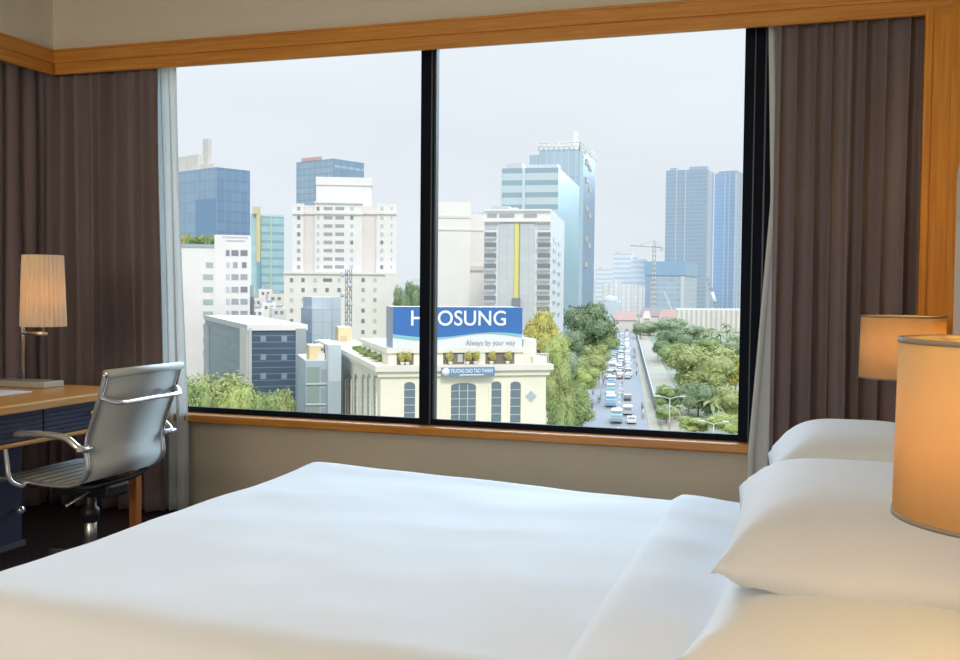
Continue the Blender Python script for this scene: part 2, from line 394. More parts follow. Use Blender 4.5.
def bedside(x, y, nlabel, llabel, watt, ny0, ny1, up=0):
    ns = thing('nightstand', (x, (ny0+ny1)/2, 0), nlabel, 'nightstand'); T = .53+up
    MB().box((x-.17,ny0,.06), (.488,ny1,T)).build('carcass', M_night, ns, bevel=.004)
    MB().box((x-.19,ny0-.01,T), (.489,ny1+.01,T+.025)).build('top', M_night, ns, bevel=.004)
    d = MB().box((x-.185,ny0+.02,.32), (x-.17,ny1-.02,.51)).build('drawer', M_night, ns, bevel=.003)
    MB().lathe([(.006,0),(.012,.02),(0.0,.024)], (x-.185,(ny0+ny1)/2,.42), 12, axis=(-1,0,0)).build('knob', M_steel, d)
    MB().box((x-.14,ny0+.03,0), (.46,ny1-.03,.06)).build('plinth', M_base, ns)
    T += .025; S0 = T+.34; S1 = S0+.222
    la = thing('bedside_lamp', (x,y,T), llabel, 'lamp')
    MB().lathe([(.08,0),(.08,.012),(.02,.02),(.011,.03)], (x,y,T), 28).build('base', M_steel, la)
    MB().cyl((x,y,T+.015), (x,y,S0+.07), .009).build('pole', M_steel, la)
    sh = shade_lathe((x,y,S0), .146, .143, S1-S0).build('lamp_shade', M_shade, la)
    tag(rim_ring((x,y), .146, S0-.002).build('rim', M_rim, sh), 'grey lower rim'); tag(rim_ring((x,y), .143, S1-.004).build('rim', M_rim, sh), 'grey upper rim')
    sp_ = MB()
    for k in range(3):
        a = k*2.094; sp_.cyl((x,y,S1-.03), (x+.142*math.cos(a),y+.142*math.sin(a),S1-.01), .002, 6)
    sp_.build('shade_spider', M_steel, la)
    MB().lathe([(.0,0),(.014,.004),(.014,.03),(.03,.06),(.03,.08),(.015,.1),(0,.104)], (x,y,S0+.065), 16).build('bulb', M_bulb, la)
    bulb_light('lamp_glow', (x+.08,y+.004,S0+.115), watt, .03)
bedside(.262,-3.22, 'low wooden nightstand below the near bedside lamp', 'bedside lamp with big cream drum shade, near the camera, hanging over the pillows in view', 3.2, -3.7, -3.22, .025)
bedside(.348,-.70, 'low wooden nightstand between the bed and the window drape', 'bedside lamp with cream drum shade standing in front of the dark drape', 2.6, -1.2, -.5)
# ================================================================ DESK, DESK LAMP, CHAIR
M_navy = mat('dark_blue_drawer', (64,68,96), .5, var=.05)
M_dtop = wood('desk_top_wood', (214,152,78), (190,126,56), 'y')
M_edge = wood('pale_desk_edge', (222,170,100), (200,146,76), 'y')
M_leg = wood('desk_leg_wood', (206,136,76), (180,108,52), 'z')
desk = thing('desk', (-3.3,-1.65,0), 'honey wood writing desk with dark blue drawers under the lamp', 'desk')
DX0, DX1, DY0, DY1 = -3.72, -2.8, -2.5, -.86
MB().box((DX0,DY0,.725), (DX1-.012,DY1,.75)).build('tabletop', M_dtop, desk, bevel=.004)
tag(MB().box((DX1-.012,DY0,.718), (DX1+.006,DY1,.751)).build('front_edge', M_edge, desk, bevel=.006), 'pale rounded front edge')
MB().box((DX0+.02,DY0+.02,.60), (DX1-.045,DY1-.02,.718)).build('apron', M_navy, desk)
MB().box((DX1-.06,DY0+.01,.588), (DX1-.012,DY1-.01,.604)).build('rail', M_edge, desk, bevel=.004)
for y0, y1 in ((-1.40,-.885), (-1.93,-1.41), (-2.46,-1.94)):
    d = MB(); n = 6
    for k in range(n):
        z0 = .608+k*.018; d.box((DX1-.045,y0,z0), (DX1-.024,y1,z0+.016))
    d = d.build('drawer', M_navy, desk)
    MB().lathe([(.004,0),(.005,.014),(.013,.018),(.011,.028),(0,.03)], (DX1-.024,((y0+y1)/2),.672), 14, axis=(1,0,0)).build('knob', M_chrome, d)
for x, y in ((-2.803,-.868),(-3.66,-.9),(-2.83,-2.46),(-3.66,-2.46)):
    MB().box((x-.02,y-.02,0), (x+.02,y+.02,.725)).build('leg', M_leg, desk, bevel=.005)
p = MB().box((-3.6,-1.62,.12), (-3.12,-1.2,.59)).build('pedestal', M_navy, desk, bevel=.006)
tag(p, 'dark blue cupboard under the top')
MB().box((-3.61,-1.63,.1), (-3.11,-1.19,.122)).build('pedestal_base', mat('pedestal_edge', (92,92,110), .5), p)
MB().lathe([(.008,0),(.009,.02),(.018,.026),(.016,.04),(0,.043)], (-3.12,-1.24,.26), 14, axis=(1,0,0)).build('knob', M_chrome, p)

M_paper = mat('white_paper', (232,234,240), .7, var=.01)
M_tray = mat('glossy_tray', (150,150,150), .25, spec=.6)
note = MB().box((-3.28,-1.48,.7515), (-3.06,-1.2,.757)); tag(note.build('paper_pad', M_paper), 'white paper pad lying on the desk', 'paper pad')
M_pleat = shade_mat('pleated_shade', (250,246,232), tl=.35)
dl = thing('desk_lamp', (-3.2,-.98,.75), 'tall desk lamp with pleated cream shade on a side arm', 'lamp')
M_glassy = mat('silver_lamp_base', (188,192,188), .25, metal=.3, spec=.6)
MB().box((-3.42,-1.05,.7505), (-3.13,-.93,.778)).build('base', M_glassy, dl, bevel=.003)
MB().cyl((-3.313,-.975,.775), (-3.313,-.975,1.30), .01).build('pole', M_steel, dl)
MB().cyl((-3.313,-.975,.985), (-3.185,-.975,.985), .009).build('arm', M_steel, dl)
MB().cyl((-3.2,-.975,.985), (-3.2,-.975,1.10), .007).build('stem', M_steel, dl)
sh = shade_lathe((-3.2,-.975,1.018), .096, .085, .315, 60, pleat=.0022).build('lamp_shade', M_pleat, dl)
MB().lathe([(.0,0),(.014,.004),(.014,.03),(.028,.06),(.028,.075),(.013,.095),(0,.1)], (-3.2,-.975,1.10), 16).build('bulb', M_bulb, dl)
bulb_light('desk_lamp_glow', (-3.19,-.985,1.17), .85, .03, (1,.74,.44))

# swivel chair: chrome side rails, grey sling, loop arms
M_mesh = mat('grey_sling', (188,192,188), .55, spec=.35, var=.03, bump=.1, bscale=900, sheen=.1)
M_seat = facade('ribbed_sling', (160,162,158), hband=(92,96,98), dv=.1, wv=.28, rough=.6, vary=.02)
M_black = mat('black_chair_metal', (26,28,34), .4, spec=.4)
ch = thing('office_chair', (-2.72,-1.265,0), 'grey sling swivel chair with chrome arms pulled up to the desk', 'chair')
PROF = [(-2.456,.874),(-2.478,.80),(-2.505,.72),(-2.535,.64),(-2.546,.585),(-2.542,.545),(-2.54,.51),(-2.556,.478),(-2.59,.452),(-2.645,.44),(-2.74,.44),(-2.84,.447),(-2.93,.452),(-2.99,.442),(-3.02,.42)]
YN, YF = -1.497, -1.033
for y in (YN, YF): MB().tube([(x,y,z) for x,z in PROF], .009, 10, ry=.014).build('side_rail', M_chrome, ch)
def spl(P, t):
    q = t*(len(P)-1); i = min(int(q), len(P)-2); t = q-i
    p0 = P[max(i-1,0)]; p1 = P[i]; p2 = P[i+1]; p3 = P[min(i+2,len(P)-1)]
    return tuple(.5*((2*p1[k])+(-p0[k]+p2[k])*t+(2*p0[k]-5*p1[k]+4*p2[k]-p3[k])*t*t+(-p0[k]+3*p1[k]-3*p2[k]+p3[k])*t**3) for k in (0,1))
def sling(t0, t1, name, m, off):
    mb = MB(); n = 40; vs = []; k = len(PROF)
    for side in (0, 1):
        for i in range(n+1):
            t = t0+(t1-t0)*i/n; x, z = spl(PROF, t); xa, za = spl(PROF, max(0,t-.01)); xb, zb = spl(PROF, min(1,t+.01))
            d = Vector((xb-xa, zb-za)).normalized(); nx, nz = d.y, -d.x
            o_ = (.004 if side else -.004)+off
            vs += [(x+nx*o_, YN+.008, z+nz*o_), (x+nx*o_, YF-.008, z+nz*o_)]
    N2 = 2*(n+1)
    for i in range(n):
        a = 2*i; mb_ = [(a,a+1,a+3,a+2), (N2+a+1,N2+a,N2+a+2,N2+a+3), (a,a+2,N2+a+2,N2+a), (a+3,a+1,N2+a+1,N2+a+3)]
        mb.f += mb_; mb.m += [0]*4; mb.sm += [True,True,False,False]
        for q, f_ in enumerate(mb_): mb.uv[len(mb.f)-4+q] = [((v%2)*.46, .0+1.1*((v%N2)//2)/n) for v in f_]
    mb.v = [tuple(v) for v in vs]
    return mb.build(name, m, ch)
sling(0, 9/14, 'backrest', M_mesh, 0); sling(9/14, 1, 'seat', M_seat, 0)
r_ = MB().cyl((-2.456,YN-.004,.872), (-2.456,YF+.004,.872), .0165, 20); tag(r_.build('top_roll', M_mesh, ch), 'padded roll along the top edge')
for y in (YN-.01, YF+.002): tag(MB().lathe([(.012,0),(.0145,.003),(.0145,.006),(.007,.008)], (-2.456,y,.872), 18, axis=(0,1,0)).build('end_cap', M_steel, ch), 'round chrome end cap')
MB().tube([(-2.478,YN,.785),(-2.447,YN+.02,.768),(-2.427,YN+.07,.762),(-2.422,-1.265,.764),(-2.427,YF-.07,.762),(-2.447,YF-.02,.768),(-2.478,YF,.785)], .008, 10, ry=.013).build('back_bar', M_chrome, ch)
for s, y in ((-1,YN),(1,YF)):
    yo = y+s*.055
    MB().tube([(-2.535,y,.588),(-2.53,yo-s*.02,.59),(-2.545,yo,.603),(-2.59,yo,.632),(-2.66,yo,.641),(-2.76,yo,.642),(-2.84,yo,.634),(-2.872,yo,.6),(-2.866,yo,.53),(-2.852,yo,.46),(-2.835,y+s*.02,.432),(-2.83,y,.44)], .0095, 10, ry=.013).build('armrest', M_chrome, ch)
    MB().cyl((-2.53,y-s*.005,.59), (-2.53,y+s*.07,.59), .008).build('arm_bolt', M_chrome, ch)
for x in (-2.62,-2.84): MB().tube([(x,YN,.438),(x,YN+.1,.415),(x,YF-.1,.415),(x,YF,.438)], .012, 8).build('cross_spreader', M_black, ch)
MB().box((-2.86,-1.33,.36), (-2.58,-1.2,.415)).build('tilt_mechanism', M_black, ch, bevel=.012)
MB().tube([(-2.66,-1.33,.39),(-2.64,-1.45,.375),(-2.62,-1.52,.37)], .005, 8).build('lever', M_chrome, ch)
MB().lathe([(.036,0),(.036,.05),(.024,.06),(.024,.1),(.02,.12)], (-2.72,-1.265,.25), 18).build('gas_collar', M_black, ch)
MB().cyl((-2.72,-1.265,.09), (-2.72,-1.265,.3), .026).build('gas_column', M_steel, ch)
hub = MB().lathe([(.03,.06),(.05,.07),(.05,.115),(.03,.125)], (-2.72,-1.265,0), 18).build('hub', M_chrome, ch)
for k in range(5):
    a = k*2*PI/5+.3; c_, s_ = math.cos(a), math.sin(a)
    MB().tube([(-2.72+.03*c_,-1.265+.03*s_,.1),(-2.72+.15*c_,-1.265+.15*s_,.092),(-2.72+.29*c_,-1.265+.29*s_,.075)], .016, 8, smoothpts=False).build('foot', M_chrome, ch)
    w = MB(); w.lathe([(.012,-.024),(.026,-.02),(.026,.02),(.012,.024)], (-2.72+.295*c_,-1.265+.295*s_,.0262), 14, axis=(-s_,c_,0)); w.cyl((-2.72+.29*c_,-1.265+.29*s_,.03), (-2.72+.29*c_,-1.265+.29*s_,.08), .007)
    w.build('caster', M_black, ch)
# ================================================================ THE CITY OUTSIDE
ZG = -26.8
M_ground = mat('hazy_ground', (140,146,124), .9, var=.12, scale=.02)
M_road = mat('pale_asphalt', (142,145,150), .85, var=.05, scale=.05)
M_walk = mat('sunny_pavement', (168,160,142), .85, var=.06, scale=.1)
M_fence = mat('grey_barrier', (158,166,172), .6)
struct(MB().box((-6000,1,-1), (6000,7000,0)).build('ground', M_ground, origin=(0,0,0))).location.z = ZG
RD0 = spot(625, 225, ZG); RD1 = spot(625, 2000, ZG); RE = (RD1-RD0).normalized(); RN = Vector((RE.y,-RE.x,0)); RA = math.atan2(RE.y, RE.x)
def on_road(d, off, z=ZG): p = EYE + RE*0; q = RD0 + RE*(d-225) + RN*off; return Vector((q.x, q.y, z))
def strip(name, o0, o1, d0, d1, h0, h1, m):
    mb = MB(); a, b, c, d = on_road(d0,o0), on_road(d0,o1), on_road(d1,o1), on_road(d1,o0)
    mb.add([(p.x,p.y,ZG+h) for h in (h0,h1) for p in (a,b,c,d)], [(3,2,1,0),(4,5,6,7),(0,1,5,4),(1,2,6,5),(2,3,7,6),(3,0,4,7)])
    return mb.build(name, m)
struct(strip('road_surface', -9, 5.2, 120, 1300, 0, .06, M_road))
struct(strip('pavement', 5.2, 7.2, 120, 1300, 0, .14, M_walk))
struct(strip('path', 8.0, 14.5, 120, 800, 0, .1, M_walk))
struct(strip('kerb', -9.4, -9, 120, 1300, 0, .16, M_walk))
M_line = mat('white_road_paint', (232,232,232), .7)
ln = MB()
for k in range(40):
    a = on_road(190+k*12, -1.0); b = on_road(194+k*12, -1.0); n = RN*.1
    ln.add([(q.x,q.y,ZG+.065) for q in (a-n,a+n,b+n,b-n)], [(0,1,2,3)])
struct(ln.build('road_markings', M_line))
tag(strip('street_barrier', 7.3, 7.55, 240, 630, 0, 2.6, M_fence), 'long grey barrier running along the avenue beside the sunlit path', 'barrier')

# ---------------------------------------------------------------- generic tower blocks
def eL(a): return Vector((math.cos(a), math.sin(a), 0))
class Block:
    """box building seen on its corner: faces 0 = left face, 1 = right face; each face has a left end, a direction and a length"""
    def __init__(s, xl, xc, xr, dist, a, yt=None, ztop=None, deep=20, z0=ZG, P=None):
        a = math.radians(a); s.a = a; s.P = Vector((P.x, P.y, z0)) if P else spot(xc, dist, z0); s.z0 = z0
        er, el = eL(a), eL(a+PI/2)
        s.wr = hit(xr, s.P, er) if xr != xc else deep
        s.wl = hit(xl, s.P, el) if xl != xc else deep
        s.z1 = ztop if ztop is not None else height(xc, yt, s.P)
        s.er, s.el = er, el
        s.faces = [(s.P+el*s.wl, -el, s.wl), (s.P, er, s.wr)]
    def face_u(s, i, x): o, e, w = s.faces[i]; return hit(x, o, e)
    def z(s, i, x, y): o, e, w = s.faces[i]; return height(x, y, o+e*hit(x, o, e))
    def mesh(s, mb=None, mi=(0,1,2), grow=0, z0=None, z1=None):
        mb = mb or MB(); z0 = s.z0 if z0 is None else z0; z1 = s.z1 if z1 is None else z1
        p = s.P - (s.er+s.el)*grow; r = s.er*(s.wr+2*grow); l = s.el*(s.wl+2*grow)
        q = [p, p+r, p+r+l, p+l]; b = len(mb.v)
        mb.v += [(v.x,v.y,z0) for v in q]+[(v.x,v.y,z1) for v in q]
        h0, h1 = z0-ZG, z1-ZG; W = s.wr+2*grow; D = s.wl+2*grow
        for f, m_, u in (((0,1,5,4), mi[1], [(0,h0),(W,h0),(W,h1),(0,h1)]), ((1,2,6,5), mi[0], [(0,h0),(D,h0),(D,h1),(0,h1)]),
                         ((2,3,7,6), mi[1], [(0,h0),(W,h0),(W,h1),(0,h1)]), ((3,0,4,7), mi[0], [(0,h0),(D,h0),(D,h1),(0,h1)]),
                         ((4,5,6,7), mi[2], [(.5,.5)]*4)):
            mb.f.append(tuple(b+i for i in f)); mb.m.append(m_); mb.sm.append(False); mb.uv[len(mb.f)-1] = u
        return mb
    def root(s, name, label, cat='building', group=None):
        c = s.P+s.er*s.wr/2+s.el*s.wl/2; s.o = thing(name, (c.x,c.y,s.z0), label, cat, group); return s.o
    def panel(s, i, x0, x1, y0, y1, name, m, out=.12, thick=.25, parent=None, cache={}, sub=None, uz=None):
        """a thin piece on face i between columns x0..x1, rows y0 (top)..y1; meshes are shared by size"""
        o, e, w = s.faces[i]
        u0, u1 = (s.face_u(i, x0), s.face_u(i, x1)); zt, zb = s.z(i, (x0+x1)/2, y0), s.z(i, (x0+x1)/2, y1)
        return s.slab(i, (u0+u1)/2, abs(u1-u0), zb, abs(zt-zb), name, m, out, thick, parent)
    def slab(s, i, uc, wd, zb, h, name, m, out=.12, thick=.25, parent=None):
        o, e, w = s.faces[i]; key = (name, round(wd,1), round(h,1), m.name, out, thick)
        if key in MESHES: me = MESHES[key]; ob = bpy.data.objects.new(name, me); COL.objects.link(ob)
        else:
            ob = MB().box((-wd/2,-out,0), (wd/2,thick-out,h)).build(name, m, origin=(0,0,0)); MESHES[key] = ob.data
        p = o+e*uc; ob.location = (p.x,p.y,zb); ob.rotation_euler = (0,0,math.atan2(e.y,e.x))
        par = parent or s.o; ob.parent = par; ob.location = Vector(ob.location)-ORG[par.name]; ORG[ob.name] = p
        return ob
    def sub(s, i, x0, x1, yt, d0=0, deep=10, z0=None, yb=None):
        """box whose front lies d0 metres behind (or before, if negative) face i between two columns; returned as a Block-like"""
        o, e, w = s.faces[i]; n = Vector((-e.y, e.x, 0)); oo = o+n*d0
        u0, u1 = hit(x0, oo, e), hit(x1, oo, e); b = object.__new__(Block); b.P = oo+e*u0; b.er = e; b.el = n; b.wr = u1-u0; b.wl = deep; b.a = math.atan2(e.y,e.x)
        q = oo+e*(u0+u1)/2; b.z1 = height((x0+x1)/2, yt, q); b.z0 = (height((x0+x1)/2, yb, q) if yb else (s.z0 if z0 is None else z0)); b.P.z = b.z0
        b.faces = [(b.P+n*deep, -n, deep), (b.P, e, b.wr)]; b.o = s.o
        return b
MESHES = {}
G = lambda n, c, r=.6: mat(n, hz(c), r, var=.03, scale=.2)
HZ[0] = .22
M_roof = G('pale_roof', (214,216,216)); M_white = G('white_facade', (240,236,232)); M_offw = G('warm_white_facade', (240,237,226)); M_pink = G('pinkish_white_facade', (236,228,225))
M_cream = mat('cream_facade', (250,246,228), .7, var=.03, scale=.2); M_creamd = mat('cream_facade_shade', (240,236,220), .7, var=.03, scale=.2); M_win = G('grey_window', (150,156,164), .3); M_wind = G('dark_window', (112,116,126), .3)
M_winp = G('pale_window', (190,196,202), .3); M_winb = G('blue_green_window', (160,180,180), .3); M_beige = G('beige_plant', (206,200,192))

# 1 blue glass slab tower with chimney
b = Block(150, 216.5, 250, 360, 66, 167); r = b.root('office_tower', 'blue glass tower with chimney on its roof beside the sheer curtain')
fl = facade('blue_glass_a', (126,156,186), (140,168,196), 3.2, .1, (118,148,180), 3.6, .2); fr = facade('blue_glass_b', (104,136,172), (116,148,184), 3.2, .1, (94,126,164), 3.6, .2)
b.mesh().build('glass_block', [fl, fr, M_roof], r); 
b.mesh(); d = MB(); 
b.panel(0, 196, 216, 199, 237, 'reflection_panel', facade('blue_glass_c', (84,122,164), (96,134,176), 3.2, .1), .1, .2)
for x0, x1, yt, m_ in ((176,187,157,M_beige),(188,198,155,M_beige),(203,208,139,M_beige)):
    q = b.sub(0, x0, x1, yt, 4, 1.6, z0=b.z1-1); q.mesh().build('chimney' if yt < 150 else 'rooftop_unit', [M_beige, M_beige, M_roof], r)
b.sub(0,199,214,164.5,3,2,z0=b.z1-1).mesh().build('rooftop_unit', [M_beige, M_beige, M_roof], r)

# 2 white block with two heights and a planted roof
b = Block(176, 176, 215.5, 235, 30, 247, deep=22); r = b.root('apartment_block', 'white block with small windows and a planted roof, lower than the blue glass tower behind')
b.mesh().build('lower_wing', [M_white, M_white, M_roof], r)
t2 = b.sub(1, 214.5, 250, 235, -1.0, 22); t2.mesh().build('upper_wing', [M_offw, M_white, M_roof], r)
b.panel(1, 180, 215, 244, 247.5, 'roof_band', G('slate_band', (150,166,172)), .2, .4)
for y in (265,277,289.5,302,314,327,340,353): b.panel(1, 206 if y == 265 else 203, 213, y-2.6, y+2.6, 'window', M_winb)
for k, y in enumerate((253,265,277,289.5,301.5,313.5)):
    for x0, x1 in ((226,229.5),(231.5,238.5),(240.5,247.5)):
        if k == 1: x0, x1 = (x0+.5, x1) if x0 < 230 else (x0+1.5, x1-1)
        t2.panel(1, x0, x1, y-2.8, y+2.8, 'window', M_wind if (k == 0 or (k in (1,3) and x0 > 240)) else M_win if x0 > 230 else M_winp)
t2.panel(1, 222, 248, 236.5, 238, 'sign_strip', M_winp, .1, .2); t2.panel(1, 226, 245, 240, 241.5, 'sign_strip', M_winp, .1, .2)
for y in (285,297): t2.sub(1,250,254,y,1,6).mesh().build('side_balcony', [M_offw,M_win,M_roof], r)

# 3 teal tower with yellow stripe
b = Block(250, 250, 284, 520, 30, 214, deep=25); r = b.root('office_tower', 'teal glass tower with a yellow vertical stripe')
f1 = facade('teal_glass', (158,196,204), None, 0, 0, (128,164,178), 4.2, .34)
b.mesh().build('glass_block', [f1, facade('light_teal_glass', (172,208,216), (186,216,222), 4, .1), M_roof], r)
b.sub(1, 261, 283.5, 216.5, -1.2, 8).mesh().build('striped_front', [f1, f1, M_roof], r)
b.panel(1, 256.5, 260.5, 207, 262, 'yellow_stripe', G('yellow_stripe', (214,200,136)), 2.2, 3)
b.panel(1, 257, 260.5, 262, 292, 'blue_stripe', G('blue_stripe', (118,160,180)), 2.2, 3)
b.panel(1, 252.5, 259, 207, 214, 'roof_box', G('tan_box', (214,196,150)), 2.4, 3)
b.panel(1, 270.5, 271.8, 217, 292, 'green_mullion', G('green_mullion', (190,206,160)), 1.6, 2)

# 4 low houses in front of the teal tower
hc = [(250,262,298,300,(226,220,210)),(259,272,289,310,(232,228,220)),(268,284,294,290,(222,214,204)),(262,276,303,270,(236,232,224)),(272,286,308,248,(226,222,216)),(250,264,309,262,(240,236,230))]
for x0, x1, yt, dist, c in hc:
    b = Block(x0, x0, x1, dist, 34, yt, deep=9); r = b.root('town_house', 'small pale rooftop among low houses below the teal tower', 'house', 'low houses below the teal tower')
    m_ = G('house_wall', c); b.mesh().build('walls', [m_, m_, M_roof], r)
    w_ = (x1-x0)
    for k in (.2,.6): b.panel(1, x0+w_*k, x0+w_*(k+.2), yt+3, yt+6, 'window', M_wind)
    b.sub(1, x0+w_*.3, x0+w_*.75, yt-3, 3, 3, z0=b.z1-.2).mesh().build('roof_room', [m_, M_win, M_roof], r)

# 5 blue glass tower behind the white hotel
b = Block(296, 333, 363.5, 640, 70, 158.5); r = b.root('office_tower', 'blue glass tower rising behind the white stepped hotel')
b.mesh().build('glass_block', [facade('blue_glass_d', (140,166,190), (150,176,198), 5, .1, (124,150,178), 4, .25), facade('blue_glass_e', (128,158,188), (120,150,180), 6, .15, (170,192,210), 13, .12), M_roof], r)
tl_ = G('pale_red_sign', (206,160,160)); b.slab(0, b.wl*.42, b.wl*.55, b.z1, 2.2, 'sign_letters', tl_, .2, .4)

# 6 white stepped hotel
b = Block(292.5, 292.5, 396, 350, 24, 205, deep=30); r = b.root('hotel_tower', 'tall white stepped hotel with rows of small square windows')
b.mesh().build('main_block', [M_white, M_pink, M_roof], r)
cb = b.sub(1, 314.5, 362, 202, -4, 10); cb.mesh().build('centre_bay', [M_pink, M_white, M_roof], r)
wl_ = b.sub(1, 292.5, 303.5, 203.5, -2, 6); wl_.mesh().build('left_wing', [M_white, M_white, M_roof], r)
wr_ = b.sub(1, 376, 396, 203.5, -2, 6); wr_.mesh().build('right_wing', [M_white, M_white, M_roof], r)
ph = b.sub(1, 316, 371, 179, 3, 16, z0=b.z1-.5); ph.mesh().build('penthouse', [M_white, M_white, M_roof], r)
pt = b.sub(1, 315.5, 371.5, 180.5, 2.6, 17, z0=ph.z1-2.2); pt.z1 = ph.z1+.6; pt.mesh().build('penthouse_cornice', [M_white,M_white,M_roof], r)
po = b.sub(1, 284, 399.5, 272, -6, 34); po.mesh().build('podium', [M_white, M_offw, M_roof], r)
pr_ = b.sub(1, 385, 399.5, 273, -6.6, 3); pr_.mesh().build('podium_bay', [M_pink, M_white, M_roof], r)
for blk, x0, x1, y0, y1 in ((cb,314,362.5,212,214.3),(wl_,292,304,212,214.3),(wr_,375.5,396.5,212,214.3),(po,283.5,400,272,274.2),(b,303,315,212,214.3),(b,362,376,212,214.3),(cb,314,362.5,202,203.5)):
    blk.panel(1, x0, x1, y0, y1, 'cornice', M_white, .7, 1)
ROWS = (208.7,217.7,226,234.2,242.4,250.6,259,267)
for k, y in enumerate(ROWS):
    cb.panel(1, 323.5, 332.2, y-1.7, y+1.5, 'window', M_win); cb.panel(1, 335, 343.8, y-1.7, y+1.5, 'window', M_win)
    cb.panel(1, 316.5, 319.2, y-1.9, y+1.9, 'window', M_wind if k == 0 else M_winp); cb.panel(1, 350, 353, y-1.9, y+1.9, 'window', M_wind if k in (1,4) else M_winp)
    wl_.panel(1, 297, 300.2, y-1.9, y+1.9, 'window', M_wind if k in (1,3) else M_win)
    wr_.panel(1, 380, 383, y-1.9, y+1.9, 'window', M_wind if k in (4,7) else M_winp)
    wr_.panel(1, 390.5, 392, y-1.9, y+1.9, 'window', M_winp)
for k, y in enumerate((280,290,300,310.5,321,332)):
    for x in (291.5,303,315,327,339,363,374.8):
        if (k in (0,) and x in (327,)): po.panel(1, 323, 332, y-1.7, y+1.7, 'window', M_wind); continue
        po.panel(1, x-1.6, x+1.7, y-2, y+2, 'window', M_wind if random.random() < .35 else M_winp if random.random() < .5 else M_win)
# lattice mast
def lattice(name, p, z0, z1, w, m, label, cat, group=None, extra=None, taper=1.0):
    mb = MB(); n = max(4, int((z1-z0)/(w*1.6))); c = [(-1,-1),(1,-1),(1,1),(-1,1)]
    R_ = w*.09
    for k in range(n):
        za, zb = z0+(z1-z0)*k/n, z0+(z1-z0)*(k+1)/n; wa = w/2*(1+(taper-1)*k/n); wb = w/2*(1+(taper-1)*(k+1)/n)
        for q in range(4):
            x, y = c[q]; x2, y2 = c[(q+1)%4]
            mb.cyl((p.x+x*wa,p.y+y*wa,za), (p.x+x*wb,p.y+y*wb,zb), R_, 4); mb.cyl((p.x+x*wa,p.y+y*wa,za), (p.x+x2*wb,p.y+y2*wb,zb), R_*.7, 4)
    o = mb.build(name, m); tag(o, label, cat, group); return o
M_mast = G('grey_steel_mast', (150,152,160))
p = spot(348.5, 215, ZG); zt = height(348.5, 269, p); zb = height(348.5, 328, p)
o = lattice('radio_mast', p, ZG, zt, 1.0, M_mast, 'grey lattice radio mast standing in front of the white hotel', 'mast')
dr = MB()
for k, dz in enumerate((1.2,3.5,5.5,7.5)): dr.lathe([(.2,0),(.55,.25),(.55,.45),(0,.5)], (p.x+(.8 if k%2 else -.8),p.y-.8,zt-dz), 10, axis=(0.3 if k%2 else -.3,-1,0))
dr.build('dish', M_winp, o)

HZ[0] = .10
# 7 dark glass office with white roof slab
b = Block(205, 248.5, 306, 168, 40, 327.5); r = b.root('office_building', 'dark blue glass office with white roof edge and pale corner pillar above the bushes')
fl = facade('slate_glass', (96,120,138), (106,130,146), 2.4, .08, (88,110,130), 1.8, .3, vary=.1); fr = facade('navy_glass', (66,86,106), None, 0, 0, (112,130,146), 1.05, .14, vary=.03)
b.mesh().build('glass_block', [fl, fr, M_roof], r)
b.mesh(grow=.25, z0=b.z1-.5, z1=b.z1+.45).build('roof_slab', [G('grey_slab_edge', (176,184,188)), M_white, M_white], r)
M_pil = G('pale_stone_pillar', (196,198,196)); M_pil2 = G('grey_stone_pillar', (160,168,170))
b.panel(1, 248.6, 251.5, 328, 420, 'pillar', M_pil, .3, .8); b.panel(0, 241.5, 248.5, 328, 420, 'pillar', M_pil, .3, .8); b.panel(1, 295.5, 305.8, 328.5, 420, 'pillar', M_pil2, .3, .8); b.panel(0, 205, 209, 324, 420, 'pillar', M_pil2, .3, .6)
for y in (338.5,357,376):
    for x in (260.5,281.5): b.panel(1, x, x+5.5, y-3, y+3, 'window', G('lit_window', (138,152,172), .3), .05, .2)
rs = G('red_sign_letters', (190,130,134))
for k in range(9): b.panel(0, 210.5+k*3.1, 212.8+k*3.1, 319.8+k*.25, 324.0+k*.25, 'sign_letter', rs, -.5, .15)

# 8 pale blue glass tower beside the office
b = Block(303, 311.5, 341, 212, 42, 297); r = b.root('office_building', 'slim pale blue glass block with two dark windows next to the dark office')
pg = facade('pale_blue_glass', (190,204,214), (168,184,198), 2.2, .06, (172,188,200), 2.6, .06, vary=.03)
b.mesh().build('glass_block', [facade('mid_blue_glass', (146,166,184), (126,148,168), 2, .08, (128,150,170), 2.6, .1), pg, M_roof], r)
b.panel(1, 321.5, 324.3, 327, 341, 'window', M_wind); b.panel(1, 325, 328.2, 327, 341, 'window', M_wind)
b.sub(0, 301, 312, 308, -.8, 4).mesh().build('side_wing', [pg, facade('mid_blue_glass_b', (150,170,188), (130,152,172), 2, .08, (132,154,174), 2.6, .1), M_roof], r)

# 9 blue-white shop house, yellow roof rooms, white flat roof
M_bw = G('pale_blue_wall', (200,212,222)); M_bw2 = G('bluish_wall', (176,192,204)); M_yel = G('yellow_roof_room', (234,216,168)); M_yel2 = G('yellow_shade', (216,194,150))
b = Block(306, 306, 328.5, 150, 33, 361, deep=16); r = b.root('shop_house', 'blue-grey house with green glass front and a yellow roof room')
b.mesh().build('walls', [M_bw2, M_bw2, M_roof], r)
for y0, y1 in ((367,382),(386,402),(406,422)):
    b.panel(1, 307, 319.5, y0, y1, 'window', G('green_glass', (146,166,160), .3)); b.panel(1, 321.5, 327.5, y0+2, y1, 'window', M_win)
for y in (383.5,404): b.panel(1, 306, 328.5, y-1, y+1, 'floor_band', M_bw, .3, .5)
q = b.sub(1, 309.5, 324, 345.5, 2, 5, z0=b.z1-.1); q.mesh().build('roof_room', [M_yel2, M_yel, M_yel], r)
